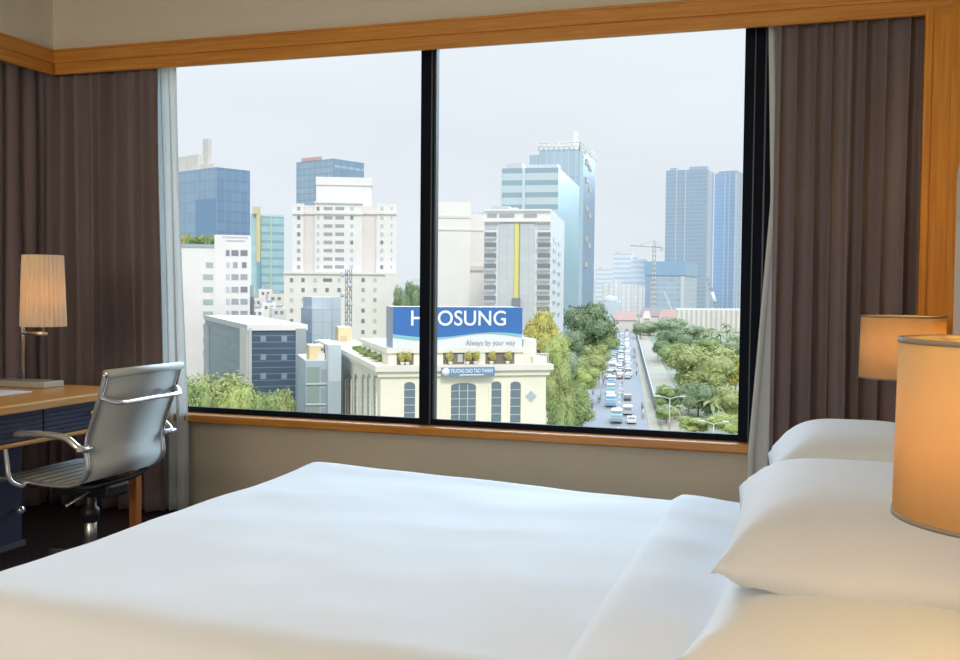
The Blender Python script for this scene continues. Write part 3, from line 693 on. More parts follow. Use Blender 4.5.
q.o = r; q.panel(1, 317, 324.5, 353, 362, 'white_tank', M_white, .8, .9); q.panel(1, 321, 323.5, 348, 350.5, 'window', M_wind)
b = Block(328.5, 328.5, 341.5, 148, 33, 345, deep=16); r = b.root('party_wall_house', 'narrow pale blue house between the green glass front and the cream hall', 'house')
b.mesh().build('walls', [M_bw, M_bw, M_white], r); b.panel(1, 329, 341, 381, 430, 'lower_panel', M_bw2, .1, .3)
b = Block(339, 339, 381, 172, 38, 349, deep=22); r = b.root('flat_roof_house', 'low white flat-roofed building behind the cream hall', 'house')
b.mesh().build('walls', [M_bw, M_bw, M_white], r); b.mesh(grow=.2, z0=b.z1-.1, z1=b.z1+.35).build('roof_edge', M_white, r)
b = Block(338.5, 338.5, 352, 190, 30, 327.5, deep=8); r = b.root('roof_house', 'small yellow stair house below the radio mast', 'house')
b.mesh().build('walls', [M_yel2, M_yel, M_yel], r); b.panel(1, 340.5, 347, 336, 341, 'opening', M_yel2)

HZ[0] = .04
# 10 cream hall with the billboard
b = Block(336, 381, 547, 122, 32.5, 376); r = b.root('cream_hall', 'cream building with arched windows carrying a large blue billboard')
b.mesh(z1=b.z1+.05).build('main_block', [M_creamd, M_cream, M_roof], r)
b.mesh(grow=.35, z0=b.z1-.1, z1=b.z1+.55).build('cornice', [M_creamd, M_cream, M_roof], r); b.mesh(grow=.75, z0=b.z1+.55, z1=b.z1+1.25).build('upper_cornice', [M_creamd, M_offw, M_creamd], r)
def arch(i, x0, x1, yt, yb, nx, nz, m, rise=.3):
    o, e, w = b.faces[i]; u0, u1 = b.face_u(i,x0), b.face_u(i,x1); zt, zb = b.z(i,(x0+x1)/2,yt), b.z(i,(x0+x1)/2,yb); W = u1-u0; uc = (u0+u1)/2; rs_ = min(W*rise, 1.2)
    pts = [(-W/2,0),(W/2,0)]+[(W/2*math.cos(PI*k/10), zt-zb-rs_+rs_*math.sin(PI*k/10)) for k in range(11)]
    P_ = o+e*uc; rot = Matrix.Translation((P_.x,P_.y,zb)) @ Matrix.Rotation(math.atan2(e.y,e.x), 4, 'Z')
    wo = MB().prism(pts, -.06, .05, 0, rot).build('arched_window', m, r)
    gb = MB()
    for k in range(1,nx): gb.box((-W/2+W*k/nx-.06,-.14,0), (-W/2+W*k/nx+.06,-.02,zt-zb-.2), 0, rot)
    for k in range(1,nz): gb.box((-W/2,-.13,(zt-zb)*k/nz-.05), (W/2,-.02,(zt-zb)*k/nz+.05), 0, rot)
    gb.build('glazing_bar', M_winp, wo)
    sr = MB(); sr.box((-W/2-.35,-.16,0), (-W/2,.05,zt-zb-rs_), 0, rot); sr.box((W/2,-.16,0), (W/2+.35,.05,zt-zb-rs_), 0, rot)
    sr.build('window_surround', M_cream, wo)
M_aw = G('arched_glass', (116,134,146), .3)
arch(1, 404.5, 415.5, 382, 428, 1, 6, M_aw); arch(1, 451.5, 476.5, 383, 430, 3, 6, M_aw, .12); arch(1, 492, 502, 381.5, 430, 1, 6, M_aw); arch(1, 511, 521.5, 381.5, 431, 1, 6, M_aw); arch(1, 536,536.5,396,398,1,1,M_winb) if False else None
for x in (345,350.5,356.5,364,369.5,376): arch(0, x-1.3, x+1.3, 374, 425, 1, 5, G('side_glass', (150,156,150), .3), .2)
# terrace storey
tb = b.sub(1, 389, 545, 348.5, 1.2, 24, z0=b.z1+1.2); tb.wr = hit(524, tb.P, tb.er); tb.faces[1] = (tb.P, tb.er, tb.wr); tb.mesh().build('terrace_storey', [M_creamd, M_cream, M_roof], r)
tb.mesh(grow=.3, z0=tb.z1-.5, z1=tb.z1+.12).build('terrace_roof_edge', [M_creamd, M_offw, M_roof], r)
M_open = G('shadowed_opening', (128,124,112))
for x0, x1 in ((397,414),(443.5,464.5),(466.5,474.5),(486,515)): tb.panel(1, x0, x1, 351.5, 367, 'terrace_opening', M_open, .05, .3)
tb.panel(1, 458, 463, 354, 362, 'window', M_winp, .12, .2); tb.panel(1, 476, 485, 350, 368, 'column', M_offw, .2, .3)
tb.panel(0, 384, 388, 352, 367, 'terrace_opening', M_open, .05, .3) if False else None
b.sub(1, 524, 537, 339, 3, 6, z0=b.z1+1.2).mesh().build('stair_tower', [M_creamd, M_offw, M_roof], r); b.sub(1, 534, 547, 357, 2, 8, z0=b.z1+1.2).mesh().build('end_block', [M_creamd, M_cream, M_roof], r)
pr_ = MB()
for k in range(9):
    o_, e_, w_ = b.faces[1]; q = o_+e_*hit(536+k*1.6, o_, e_); pr_.cyl((q.x,q.y,b.z1+1.2), (q.x,q.y,b.z1+2.6), .05, 5)
q0 = o_+e_*hit(536, o_, e_); q1 = o_+e_*hit(548.8, o_, e_); pr_.cyl((q0.x,q0.y,b.z1+2.6), (q1.x,q1.y,b.z1+2.6), .05, 5)
pr_.build('railing', M_white, r)
# billboard box
bb = b.sub(1, 393, 522.5, 306.5, .95, 5, z0=tb.z1-.1); bb.z1 = height(458, 307, bb.P+bb.er*bb.wr/2)
M_bgrey = G('grey_billboard_side', (160,172,184)); M_bwhite = mat('billboard_white', (238,240,244), .6, var=.01); M_bblue = mat('billboard_blue', (72,122,192), .6, var=.04, scale=.6); M_bcyan = mat('billboard_cyan', (140,206,222), .6, var=.01)
bo = bb.mesh().build('billboard', [M_bgrey, M_bwhite, M_roof], r)
H_ = bb.z1-bb.z0; rot = Matrix.Translation((bb.P.x,bb.P.y,bb.z0)) @ Matrix.Rotation(bb.a, 4, 'Z'); W_ = bb.wr
def wave(u, k): return H_*(k + .075*math.sin(2*PI*(u*1.02-.50)) - .005*math.cos(2*PI*u))
def ribbon(f0, f1, y, m, name):
    mb = MB(); n = 40
    for i in range(n):
        u0, u1 = i/n, (i+1)/n
        mb.add([(u0*W_,y,f0(u0)),(u1*W_,y,f0(u1)),(u1*W_,y,f1(u1)),(u0*W_,y,f1(u0))], [(0,1,2,3)], 0, False, rot)
    return mb.build(name, m, bo)
tag(ribbon(lambda u: wave(u,.31), lambda u: H_, -.05, M_bblue, 'blue_field'), 'blue upper field of the board'); ribbon(lambda u: wave(u,.30), lambda u: wave(u,.30)+H_*(.045+.03*math.cos(2*PI*(u*1.0-.1))), -.08, M_bcyan, 'cyan_wave')
def lettering(txt, u0, u1, z0, h, m, parent, M, y, space=1.0, bold=0):
    cu = bpy.data.curves.new('lettering', 'FONT'); cu.body = txt; cu.size = 1; cu.space_character = space; cu.offset = bold
    to = bpy.data.objects.new('lettering_tmp', cu); COL.objects.link(to); bpy.context.view_layer.update()
    me = bpy.data.meshes.new_from_object(to.evaluated_get(bpy.context.evaluated_depsgraph_get())); bpy.data.objects.remove(to)
    xs = [v.co.x for v in me.vertices]; ys = [v.co.y for v in me.vertices]; x0, x1, y0, y1 = min(xs), max(xs), min(ys), max(ys)
    mb = MB(); mb.add([(u0+(v.co.x-x0)/(x1-x0)*(u1-u0), y, z0+(v.co.y-y0)/(y1-y0)*h) for v in me.vertices], [tuple(p.vertices) for p in me.polygons], 0, False, M)
    return mb.build('lettering', m, parent)
M_ltw = mat('white_letters', (246,248,250), .6, var=.01); M_ltg = mat('grey_letters', (160,166,176), .6, var=.01)
tag(lettering('HYOSUNG', .135*W_, .868*W_, .56*H_, .36*H_, M_ltw, bo, rot, -.12, 1.02, .012), 'large white capital lettering')
tag(lettering('Always by your way', .555*W_, .945*W_, .055*H_, .17*H_, M_ltg, bo, rot, -.1), 'small grey slogan lettering')
# blue name board and emblem on the cornice
sb = b.panel(1, 440.5, 493, 366.8, 375.6, 'name_board', mat('name_board_blue', (118,152,192), .6), 1.1, .3)
o_, e_, w_ = b.faces[1]; rb = Matrix.Translation((o_.x,o_.y,0)) @ Matrix.Rotation(b.a, 4, 'Z')
u0, u1 = b.face_u(1,449), b.face_u(1,491); zt, zb = b.z(1,470,368), b.z(1,470,372)
def under(child, par):
    child.parent = par; child.matrix_parent_inverse = Matrix.Identity(4); return child
lt = MB()
t_ = lettering('TRUONG DAO TAO THANH', u0, u1, zb, (zt-zb), M_ltw, r, rb, -1.13, 1, .02)
zz = b.z(1,470,374.6); lt = MB().box((b.face_u(1,458),-1.13,zz), (b.face_u(1,482),-1.1,zz+.12), 0, rb); lt.build('lettering_line', M_ltw, r)
u_ = b.face_u(1,444.5); em = MB().lathe([(0,0),(.5,0),(.5,.04),(0,.04)], rb @ Vector((u_,-1.12,(b.z(1,444,366.8)+b.z(1,444,375.6))/2)), 20, axis=tuple((rb.to_3x3() @ Vector((0,-1,0)))))
em.build('round_emblem', M_ltw, r)
u_, zc = b.face_u(1,532), b.z(1,532,396.5); dm = MB()
for du_, dz_ in ((-.4,0),(.4,0),(0,.4),(0,-.4)): dm.add([(u_+du_-.36,-.05,zc+dz_),(u_+du_,-.05,zc+dz_-.36),(u_+du_+.36,-.05,zc+dz_),(u_+du_,-.05,zc+dz_+.36)], [(0,1,2,3)], 0, False, rb)
tag(dm.build('wall_emblem', G('pale_blue_emblem', (186,198,214)), r), 'pale blue diamond emblem')
HALL = b; TERR = tb

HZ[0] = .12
# 11 windowless beige block behind the billboard
b = Block(430, 430, 470, 215, 22, 201.5, deep=30); r = b.root('plain_block', 'plain windowless cream block with banded top, next to the window mullion')
M_pl = G('plain_cream', (238,234,228)); M_pls = G('plain_cream_band', (226,222,214))
b.mesh().build('main_block', [M_pl, M_pl, M_roof], r); q = b.sub(1, 469, 485, 214.5, 1, 20); q.mesh().build('side_block', [M_pl, G('plain_cream_b', (234,229,222)), M_roof], r)
for y0, y1 in ((215.5,218),(229,230.5)): b.panel(1, 430, 470, y0, y1, 'band', M_pls, .2, .4)
q.panel(1, 470, 484.5, 229.5, 231, 'band', M_pls, .2, .4); q.panel(1, 469, 484.5, 266, 270.5, 'ledge', G('ledge_shade', (216,208,198)), .5, .8)
for x in (473,478,482): q.sub(1, x, x+2.2, 211.5, 2, 2, z0=q.z1-.1).mesh().build('roof_tank', [M_win,M_winp,M_roof], r)

# 12 grey and white apartment block with balconies
b = Block(483.5, 550, 563.5, 185, 99, 209.5); r = b.root('apartment_block', 'white and grey block with balcony columns and a yellow stripe behind the billboard')
M_wc = G('white_concrete', (232,232,230)); b.mesh().build('main_block', [M_wc, G('white_side', (222,222,222)), M_roof], r)
M_gp = facade('grey_wall_tiles', (196,202,206), (182,188,192), 1.6, .06, (182,188,192), 1.5, .05, vary=.03)
def uvpanel(blk, i, x0, x1, y0, y1, name, m, out, par):
    o, e, w = blk.faces[i]; u0, u1 = blk.face_u(i,x0), blk.face_u(i,x1); zt, zb = blk.z(i,(x0+x1)/2,y0), blk.z(i,(x0+x1)/2,y1); n = Vector((e.y,-e.x,0))
    k = Block.__new__(Block); k.P = o+e*u0+n*out; k.P.z = zb; k.er = e; k.el = -n; k.wr = u1-u0; k.wl = .5; k.z0 = zb; k.z1 = zt
    return k.mesh(mi=(0,0,0)).build(name, m, par)
uvpanel(b, 0, 498.5, 514, 224, 330, 'tiled_panel', M_gp, .35, r); uvpanel(b, 0, 519.5, 534, 224, 330, 'tiled_panel', M_gp, .35, r)
tag(b.panel(0, 514.3, 518.6, 224, 298, 'yellow_stripe', G('bright_yellow', (222,214,120)), .6, .8), 'bright yellow vertical stripe'); b.panel(0, 512.5, 520.5, 298, 306, 'blue_grey_box', M_wind, .9, 1)
for x0, x1 in ((486.5,496),(498.5,513.5),(523,536)): b.panel(0, x0, x1, 214, 217.5, 'window', M_win)
for x0, x1 in ((484.5,496),(498.5,514),(520,534),(536.5,549.5)): b.panel(0, x0, x1, 223.8, 229.5, 'window', M_winp)
M_bal = G('grey_balcony', (178,184,188))
for k, y in enumerate((235.5,246,256.5,267,277.5,288.3,299,310)):
    for x0, x1 in ((484,495.8),(537,549.8)):
        b.panel(0, x0, x1, y-3.2, y+1.2, 'window', M_wind); b.panel(0, x0, x1, y+1.2, y+3.6, 'balcony', M_bal, .8, .9)
    for x0, x1 in ((552.5,555),(557.5,559.5)):
        yy = y+3+(x0-550)*.8*(1-k/9); b.panel(1, x0, x1, yy-1.6, yy+1.6, 'window', M_win)
b.panel(0, 483.5, 550, 219.5, 222, 'cornice', M_white, .8, 1); b.panel(0, 483.5, 550, 209.3, 211, 'cornice', M_white, .6, 1)
b.sub(0, 490, 508, 206, 4, 8, z0=b.z1-.2).mesh().build('roof_room', [M_wc,M_winp,M_roof], r); b.sub(0, 512, 516, 207.5, 3, 3, z0=b.z1-.2).mesh().build('roof_room', [M_wc,M_wc,M_roof], r)

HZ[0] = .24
# 13 banded teal office, 14 tall frame-topped tower
b = Block(499.5, 557, 578, 430, 96, 167.5); r = b.root('office_tower', 'pale office tower with blue-green window bands and a teal glass side')
b.mesh().build('glass_block', [facade('banded_front', (196,212,218), None, 0, 0, (134,164,178), 5.2, .42, vary=.01), facade('teal_side', (122,166,180), (134,176,188), 3, .1, None, 0, 0, vary=.05), M_roof], r)
b.panel(0, 521, 524, 168, 215, 'joint', G('joint_pale', (206,218,224)), .5, .8); b.panel(0, 499.5, 501, 168, 215, 'joint', G('joint_pale_b', (210,220,226)), .5, .8)
b.sub(0, 505, 521, 163.5, 5, 8, z0=b.z1-.3).mesh().build('roof_plant', [M_winp,M_winp,M_roof], r); b.sub(0, 526, 556, 164.5, 4, 8, z0=b.z1-.3).mesh().build('roof_plant', [M_winp,M_bw,M_roof], r)
b = Block(537, 577.5, 593.5, 560, 92, 149); r = b.root('office_tower', 'tall dark-sided tower topped by an open white frame and a slim antenna')
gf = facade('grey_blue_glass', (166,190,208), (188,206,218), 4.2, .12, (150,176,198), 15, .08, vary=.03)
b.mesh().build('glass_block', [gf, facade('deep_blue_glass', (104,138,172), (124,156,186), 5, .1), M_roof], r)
b.sub(0, 527.5, 538, 155, 1, 20).mesh().build('step_block', [gf, gf, M_roof], r)
b.panel(1, 577.6, 581, 150, 320, 'light_edge', G('edge_pale', (170,196,212)), .5, .8)
for k, y in enumerate((160,166,178,188,206,213,236,243,262)): b.panel(1, 584+(k%2)*3, 586.5+(k%2)*3, y, y+5, 'tan_panel', G('tan_panel', (200,186,170)), .4, .6)
fr_ = MB()
zt = height(557, 142, b.P)
for i in (0,1):
    o_, e_, w_ = b.faces[i]
    for k in range(9 if i == 0 else 4):
        q = o_+e_*w_*k/(8 if i == 0 else 3); fr_.cyl((q.x,q.y,b.z1), (q.x,q.y,zt), .35, 5)
    for zq in (zt, (zt+b.z1)/2): q0, q1 = o_, o_+e_*w_; fr_.cyl((q0.x,q0.y,zq), (q1.x,q1.y,zq), .35, 5)
fr_.build('roof_frame', M_white, r)
an = b.sub(0, 571.5, 575.5, 131, 6, 3, z0=b.z1-.3); an.mesh().build('antenna', [M_white,M_white,M_white], r)

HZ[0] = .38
# 15 pale distant blocks
pb = lambda n, c, l, dv=6, w=.45: facade(n, c, None, 0, 0, l, dv, w, vary=.02)
for xl, xc, xr, yt, dist, c, l, lab in ((595,595,612.5,269,1350,(222,230,238),(190,204,220),'pale distant block with fine stripes, shortest of the hazy striped pair'),(613,613,631,253.5,1250,(220,230,238),(182,200,218),'pale striped distant block, tallest of the hazy pair near the crane'),(630,630,646,259,1190,(222,230,238),(186,204,220),'pale striped distant block between the tallest hazy block and the blue building site')):
    b = Block(xl, xc, xr, dist, 8, yt, deep=25); r = b.root('distant_tower', lab); b.mesh().build('main_block', [pb(lab[:9],c,l), pb(lab[5:14],c,l), M_roof], r)
    b.sub(1, xl+2, xl+7, yt-1.5, 6, 10, z0=b.z1-.5).mesh().build('roof_plant', [M_winp,M_winp,M_roof], r)
for k, (x0, x1, yt) in enumerate(((602,613,283),(612.5,621,281),(620,633,284),(632,646,286))):
    b = Block(x0, x0, x1, 1020+k*45, 8, yt, deep=25); r = b.root('distant_block', 'white distant apartment block in the row below the hazy striped towers', 'building', 'white blocks below the striped towers')
    fw = facade('white_distant_%d'%k, (238,238,236), (206,208,212), 5.5, .4, (222,224,226), 4.4, .4); b.mesh().build('main_block', [fw, fw, M_roof], r)

# 16 building site wrapped in blue, 17 twin towers
b = Block(645, 684, 696.5, 900, 88, 262); r = b.root('building_site', 'unfinished block with a solid blue wrap around its top floors beside the tower crane')
gr = facade('site_grid', (142,170,198), (172,190,206), 6.5, .1, (178,194,208), 4.4, .18, vary=.05); gr2 = facade('site_grid_pale', (172,190,208), (196,206,216), 4, .2, (200,210,218), 4.4, .2)
b.mesh().build('main_block', [gr, gr2, M_roof], r); bw = b.mesh(grow=.8, z0=b.z(0,660,275.5), z1=b.z1+.5).build('blue_wrap', [G('blue_wrap', (112,156,200)), G('blue_wrap_side', (136,176,212)), M_roof], r); tag(bw, 'blue sheeting around the top floors')
b.panel(0, 645, 650, 276, 309, 'dark_bay', G('site_dark', (122,152,184)), .6, .9); b.panel(0, 680.5, 684, 276, 309, 'pale_edge', G('site_pale', (206,212,216)), .6, .9)
for xl, xc, xr, yt, dist, lab, cols in ((664,705,711.5,169,1100,'tall blue glass tower, wider of the twin towers, behind the blue-wrapped building site',((674,1.2),(683,1.2))),(712.5,736,754,172,1150,'tall blue glass tower close to the black window jamb, slimmer of the twin towers',((722.5,1.0),(727,.8)))):
    b = Block(xl, xc, xr, dist, 84 if xl < 700 else 70, yt); r = b.root('residential_tower', lab)
    f1 = facade('twin_glass_%d'%xl, (122,148,178), (132,158,186), 8, .12, (136,164,196), 4.2, .35, vary=.03); f2 = facade('twin_side_%d'%xl, (136,162,192), (176,194,212), 9, .3, (150,174,200), 4.2, .4)
    b.mesh().build('glass_block', [f1, f2, M_roof], r)
    for x, w_ in cols: b.panel(0, x, x+w_, yt+1, 309, 'pale_strip', G('pale_strip', (178,198,218)), .6, .9)
    if xl < 700:
        b.panel(1, 706.2, 709.5, 171, 309, 'pale_edge', G('tower_pale_edge', (190,204,218)), .6, .9); b.sub(0, 687, 704, 166.5, 4, 10, z0=b.z1-.5).mesh().build('roof_plant', [f1,f1,M_roof], r); b.sub(0, 668, 674, 168, 4, 8, z0=b.z1-.5).mesh().build('roof_plant', [f1,f1,M_roof], r)
    else:
        b.panel(0, 733, 735.5, 173, 309, 'pale_edge', G('tower_pale_edge_b', (184,200,216)), .6, .9); b.sub(0, 716, 733, 171, 4, 10, z0=b.z1-.5).mesh().build('roof_plant', [f1,f1,M_roof], r)

# cranes
M_crane = G('pale_crane', (196,190,186)); M_cranew = G('white_crane', (214,218,222))
p = spot(653.5, 860, ZG); zt = height(653.5, 243, p); zj = height(653.5, 246.5, p)
cr = thing('tower_crane', (p.x,p.y,ZG), 'pale tower crane with a level jib at the blue-wrapped building site', 'crane')
m_ = lattice('mast', p, ZG, zt, 2.4, M_crane, None, None); 
def adopt(o, root): o.parent = root; o.location = Vector(o.location)-ORG[root.name]
adopt(m_, cr); rt = eL(math.radians(8))
MB().tube([p+rt*-20+Vector((0,0,zj-ZG+1.0)), p+rt*7+Vector((0,0,zj-ZG-.6))], .55, 4, smoothpts=False).build('jib', M_crane, cr)
ty = MB(); ty.cyl(p+rt*-13+Vector((0,0,zj-ZG+.6)), p+Vector((0,0,zt-ZG+2.5)), .2, 4); ty.cyl(p+rt*6+Vector((0,0,zj-ZG-.5)), p+Vector((0,0,zt-ZG+2.5)), .2, 4); ty.cyl(p+Vector((0,0,zt-ZG)), p+Vector((0,0,zt-ZG+2.5)), .5, 4); ty.build('tie_rod', M_crane, cr)
w_ = p+rt*6; MB().box((w_.x-1.4,w_.y-1.2,zj-4), (w_.x+1.4,w_.y+1.2,zj-1)).build('counterweight', M_crane, cr)
for x0, y0, x1, y1, dist, lab in ((720,317,706.5,277,760,'dark slanting lattice crane in front of the twin towers'),(673,312,664,292,740,'thin white slanting crane boom over the red roofs')):
    p = spot(x0, dist, ZG); z0_ = height(x0, y0, p); q = spot(x1, dist+6, ZG); q.z = height(x1, y1, q); a = Vector((p.x,p.y,z0_))
    cr = thing('crawler_crane', (p.x,p.y,ZG), lab, 'crane'); mb = MB(); n = 9; sd = Vector((.8,.1,0)) if x0 > 700 else Vector((.35,0,0)); rr_ = .28 if x0 > 700 else .2
    for k in range(n):
        u0, u1 = a.lerp(q,k/n), a.lerp(q,(k+1)/n)
        mb.cyl(u0-sd,u1-sd,rr_,4); mb.cyl(u0+sd,u1+sd,rr_,4); mb.cyl(u0-sd,u1+sd,rr_*.7,4)
    mb.build('boom', [M_mast if x0 > 700 else M_cranew], cr)
    MB().box((p.x-2,p.y-2,ZG), (p.x+2,p.y+2,z0_+.5)).build('cab', M_cranew, cr)
    if x0 > 700:
        s_ = a.lerp(q,.38); e_ = a.lerp(q,.62); MB().cyl(s_+Vector((.2,-1,0)), e_+Vector((.2,-1,0)), 1.3, 6).build('boom_cover', M_white, cr)

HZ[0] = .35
# 18 long white arcaded hall, red roofs, dome
b = Block(676, 676, 754, 720, 8, 309.5, deep=20); r = b.root('arcade_hall', 'long low white arcaded building behind the palm trees, below the twin towers')
b.mesh().build('main_block', [M_white, facade('arcade_front', (236,232,224), (196,190,180), 3.4, .42, (236,232,224), 9, .35), M_white], r)
for k in range(26): b.sub(1, 676.5+k*3, 678.5+k*3, 308.3, 2, 4, z0=b.z1-.2).mesh().build('roof_gable', [M_white,M_offw,M_white], r)
M_red = G('hazy_red_tiles', (196,150,142)); M_redd = G('hazy_dark_tiles', (148,128,136)); M_lt = G('hazy_house_wall', (226,216,204))
def gable(x0, x1, y_eave, y_ridge, dist, m, label, deep=14):
    b = Block(x0, x0, x1, dist, 8, y_eave, deep=deep); r = b.root('tiled_house', label, 'house'); b.mesh().build('walls', [M_lt, M_lt, M_lt], r)
    zr = height((x0+x1)/2, y_ridge, b.P); p = b.P; A = p-b.er*1-b.el*1; B = p+b.er*(b.wr+1)-b.el*1; C = B+b.el*(deep+2); D = A+b.el*(deep+2); E1 = p+b.er*b.wr*.12+b.el*deep/2; F1 = p+b.er*b.wr*.88+b.el*deep/2
    MB().add([(A.x,A.y,b.z1),(B.x,B.y,b.z1),(C.x,C.y,b.z1),(D.x,D.y,b.z1),(E1.x,E1.y,zr),(F1.x,F1.y,zr)], [(0,1,5,4),(1,2,5),(2,3,4,5),(3,0,4),(3,2,1,0)]).build('roof', m, r)
gable(613, 637, 320, 312, 690, M_red, 'long hazy red-tiled roof at the far end of the avenue')
gable(640, 662, 316, 308, 725, M_redd, 'dark tiled roof below the blue-wrapped building site')
gable(644, 650, 318.5, 311, 660, M_lt, 'tiny pale gabled house between the red roofs', 6)
gable(660, 677, 320, 309.5, 680, M_red, 'red-tiled roof beside the long white arcade')
b = Block(604, 604, 621, 800, 8, 302, deep=14); r = b.root('domed_house', 'pale bluish building with a low dome left of the red roofs'); b.mesh().build('walls', [M_bw,M_bw,M_roof], r)
c_ = b.P+b.er*b.wr*.35+b.el*7; MB().lathe([(5.5,0),(5.3,1.8),(4.2,3.6),(2.2,4.8),(0,5.3)], (c_.x,c_.y,b.z1), 16).build('dome', G('pale_teal_dome', (196,216,222)), r)

# far low skyline that closes the view between the towers
rnd = random.Random(4)
for k in range(34):
    x = 170+k*17.5+rnd.uniform(-2,2); dist = (1700,1900,2100)[k%3]+rnd.uniform(-30,30); wpx = rnd.uniform(11,22); yt = 287+.0092*(x-480)-rnd.uniform(1,10)
    b = Block(x, x, x+wpx, dist, rnd.uniform(5,30), yt, deep=40); r = b.root('skyline_block', 'hazy far block on the skyline between the towers', 'building', 'hazy far skyline blocks')
    c = rnd.choice(((214,222,230),(222,226,230),(206,216,228))); m_ = pb('far_%d'%k, c, tuple(v-10 for v in c), 6, .4); b.mesh().build('main_block', [m_, m_, M_roof], r)
# ================================================================ TREES, TRAFFIC, STREET FURNITURE
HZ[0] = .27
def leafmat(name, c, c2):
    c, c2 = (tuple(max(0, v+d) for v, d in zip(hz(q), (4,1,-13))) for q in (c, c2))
    m = mat(name, c, .8, spec=.1, var=.18, scale=9); nt = m.node_tree; b = nt.nodes['Principled BSDF']; hv = [n for n in nt.nodes if n.type == 'HUE_SAT'][0]
    tc = nt.nodes.new('ShaderNodeTexCoord'); nz = nt.nodes.new('ShaderNodeTexNoise'); nz.inputs['Scale'].default_value = 3.5
    nt.links.new(tc.outputs['Object'], nz.inputs['Vector']); mx = nt.nodes.new('ShaderNodeMixRGB'); mx.inputs[1].default_value = lin(c); mx.inputs[2].default_value = lin(c2)
    mr = nt.nodes.new('ShaderNodeMapRange'); mr.inputs[1].default_value = .4; mr.inputs[2].default_value = .6; nt.links.new(nz.outputs[0], mr.inputs[0]); nt.links.new(mr.outputs[0], mx.inputs[0])
    nt.links.new(mx.outputs[0], hv.inputs['Color'])
    return m
LEAF = {'dark': leafmat('dark_hazy_leaves', (112,140,110), (92,122,98)), 'mid': leafmat('mid_green_leaves', (140,166,106), (112,142,88)), 'olive': leafmat('olive_leaves', (158,172,112), (132,152,96)),
        'light': leafmat('light_green_leaves', (172,190,116), (146,170,98)), 'gold': leafmat('golden_leaves', (196,186,96), (166,168,92)), 'haze': leafmat('hazy_leaves', (150,172,146), (132,156,132)), 'yellow': leafmat('yellow_blossom', (226,204,90), (206,186,84))}
M_trunk = G('hazy_trunk', (134,120,104)); M_palm = leafmat('palm_fronds', (152,172,132), (130,152,116))
def crown_mesh(seed, flat=1.0, n_b=13, n_l=240):
    rnd = random.Random(seed); mb = MB(); blobs = []
    for k in range(n_b):
        a = rnd.uniform(0, 2*PI); rr_ = rnd.uniform(.15,.62); z = rnd.uniform(-.38,.5)
        blobs.append((Vector((rr_*math.cos(a), rr_*math.sin(a), z*flat)), rnd.uniform(.30,.44)))
    blobs.append((Vector((0,0,.1*flat)), .55))
    for c, R_ in blobs:
        vs = []; fs = []
        for j in range(5):
            for i in range(8):
                th = PI*(j+.5)/5; ph = 2*PI*i/8; q = .82*R_*(1+.12*noise.noise(Vector((i,j,seed))))
                vs.append((c.x+q*math.sin(th)*math.cos(ph), c.y+q*math.sin(th)*math.sin(ph), c.z+q*math.cos(th)*(.8*flat+.1)))
        fs = [(j*8+i, j*8+(i+1)%8, (j+1)*8+(i+1)%8, (j+1)*8+i) for j in range(4) for i in range(8)]+[tuple(range(8)), tuple(range(32,40))]
        mb.add(vs, fs, 0, True)
        for _ in range(n_l):
            d = Vector((rnd.gauss(0,1), rnd.gauss(0,1), rnd.gauss(0,1)+.25)).normalized(); p = c+Vector((d.x, d.y, d.z*(.85*flat+.1)))*R_*rnd.uniform(.82,1.14)
            n = (d+Vector((rnd.gauss(0,.5), rnd.gauss(0,.5), rnd.gauss(0,.5)+.3))).normalized(); t = n.orthogonal().normalized(); t = Matrix.Rotation(rnd.uniform(0,6.3), 3, n) @ t; u = n.cross(t); s_ = rnd.uniform(.03,.06)
            mb.add([p-t*s_, p+u*s_*.55, p+t*s_, p-u*s_*.55], [(0,1,2,3)], 0, False)
    mr_ = sorted(math.hypot(v[0],v[1]) for v in mb.v)[int(len(mb.v)*.985)]; mz = sorted(abs(v[2]) for v in mb.v)[int(len(mb.v)*.99)]
    mb.v = [(v[0]/mr_, v[1]/mr_, v[2]/mz) for v in mb.v]
    o = mb.build('crown_src', LEAF['mid'], origin=(0,0,0)); me = o.data; bpy.data.objects.remove(o); return me
CROWNS = [crown_mesh(k, fl) for k, fl in ((1,1.0),(2,.8),(3,.7),(4,1.1))]
def trunk_mesh():
    mb = MB().tube([(0,0,0),(.02,.01,.5),(.0,.02,1)], .05, 8); 
    for a in (0,2.1,4.2): mb.tube([(0,.01,.6),(.16*math.cos(a),.16*math.sin(a),.82),(.3*math.cos(a),.3*math.sin(a),1.05)], .025, 6)
    o = mb.build('trunk_src', M_trunk, origin=(0,0,0)); me = o.data; bpy.data.objects.remove(o); return me
TRUNK = trunk_mesh()
tn = [0]
def tree(x, yt, dist, wpx, col, label, group=None, hfrac=None, name='tree', squash=None):
    """leafy tree: top seen at row yt, crown wpx columns wide, standing dist metres away"""
    p = spot(x, dist, ZG); zt = height(x, yt, p); H_ = zt-ZG; Rw = wpx*dist/2000*1.06; Hc = min(H_*.92, max(Rw*1.5, H_*.74)) if hfrac is None else H_*hfrac
    r = thing(name, (p.x,p.y,ZG), label, 'tree', group); tn[0] += 1
    c = bpy.data.objects.new('crown', CROWNS[tn[0]%4]); COL.objects.link(c); c.parent = r; c.location = (0,0,H_-Hc/2); c.scale = (Rw,Rw,Hc/2); c.rotation_euler = (0,0,tn[0]*1.7)
    c.material_slots[0].link = 'OBJECT'; c.material_slots[0].material = LEAF[col]
    t = bpy.data.objects.new('trunk', TRUNK); COL.objects.link(t); t.parent = r; t.scale = (max(Rw*.8,3),max(Rw*.8,3),H_-Hc*.6)
    return r
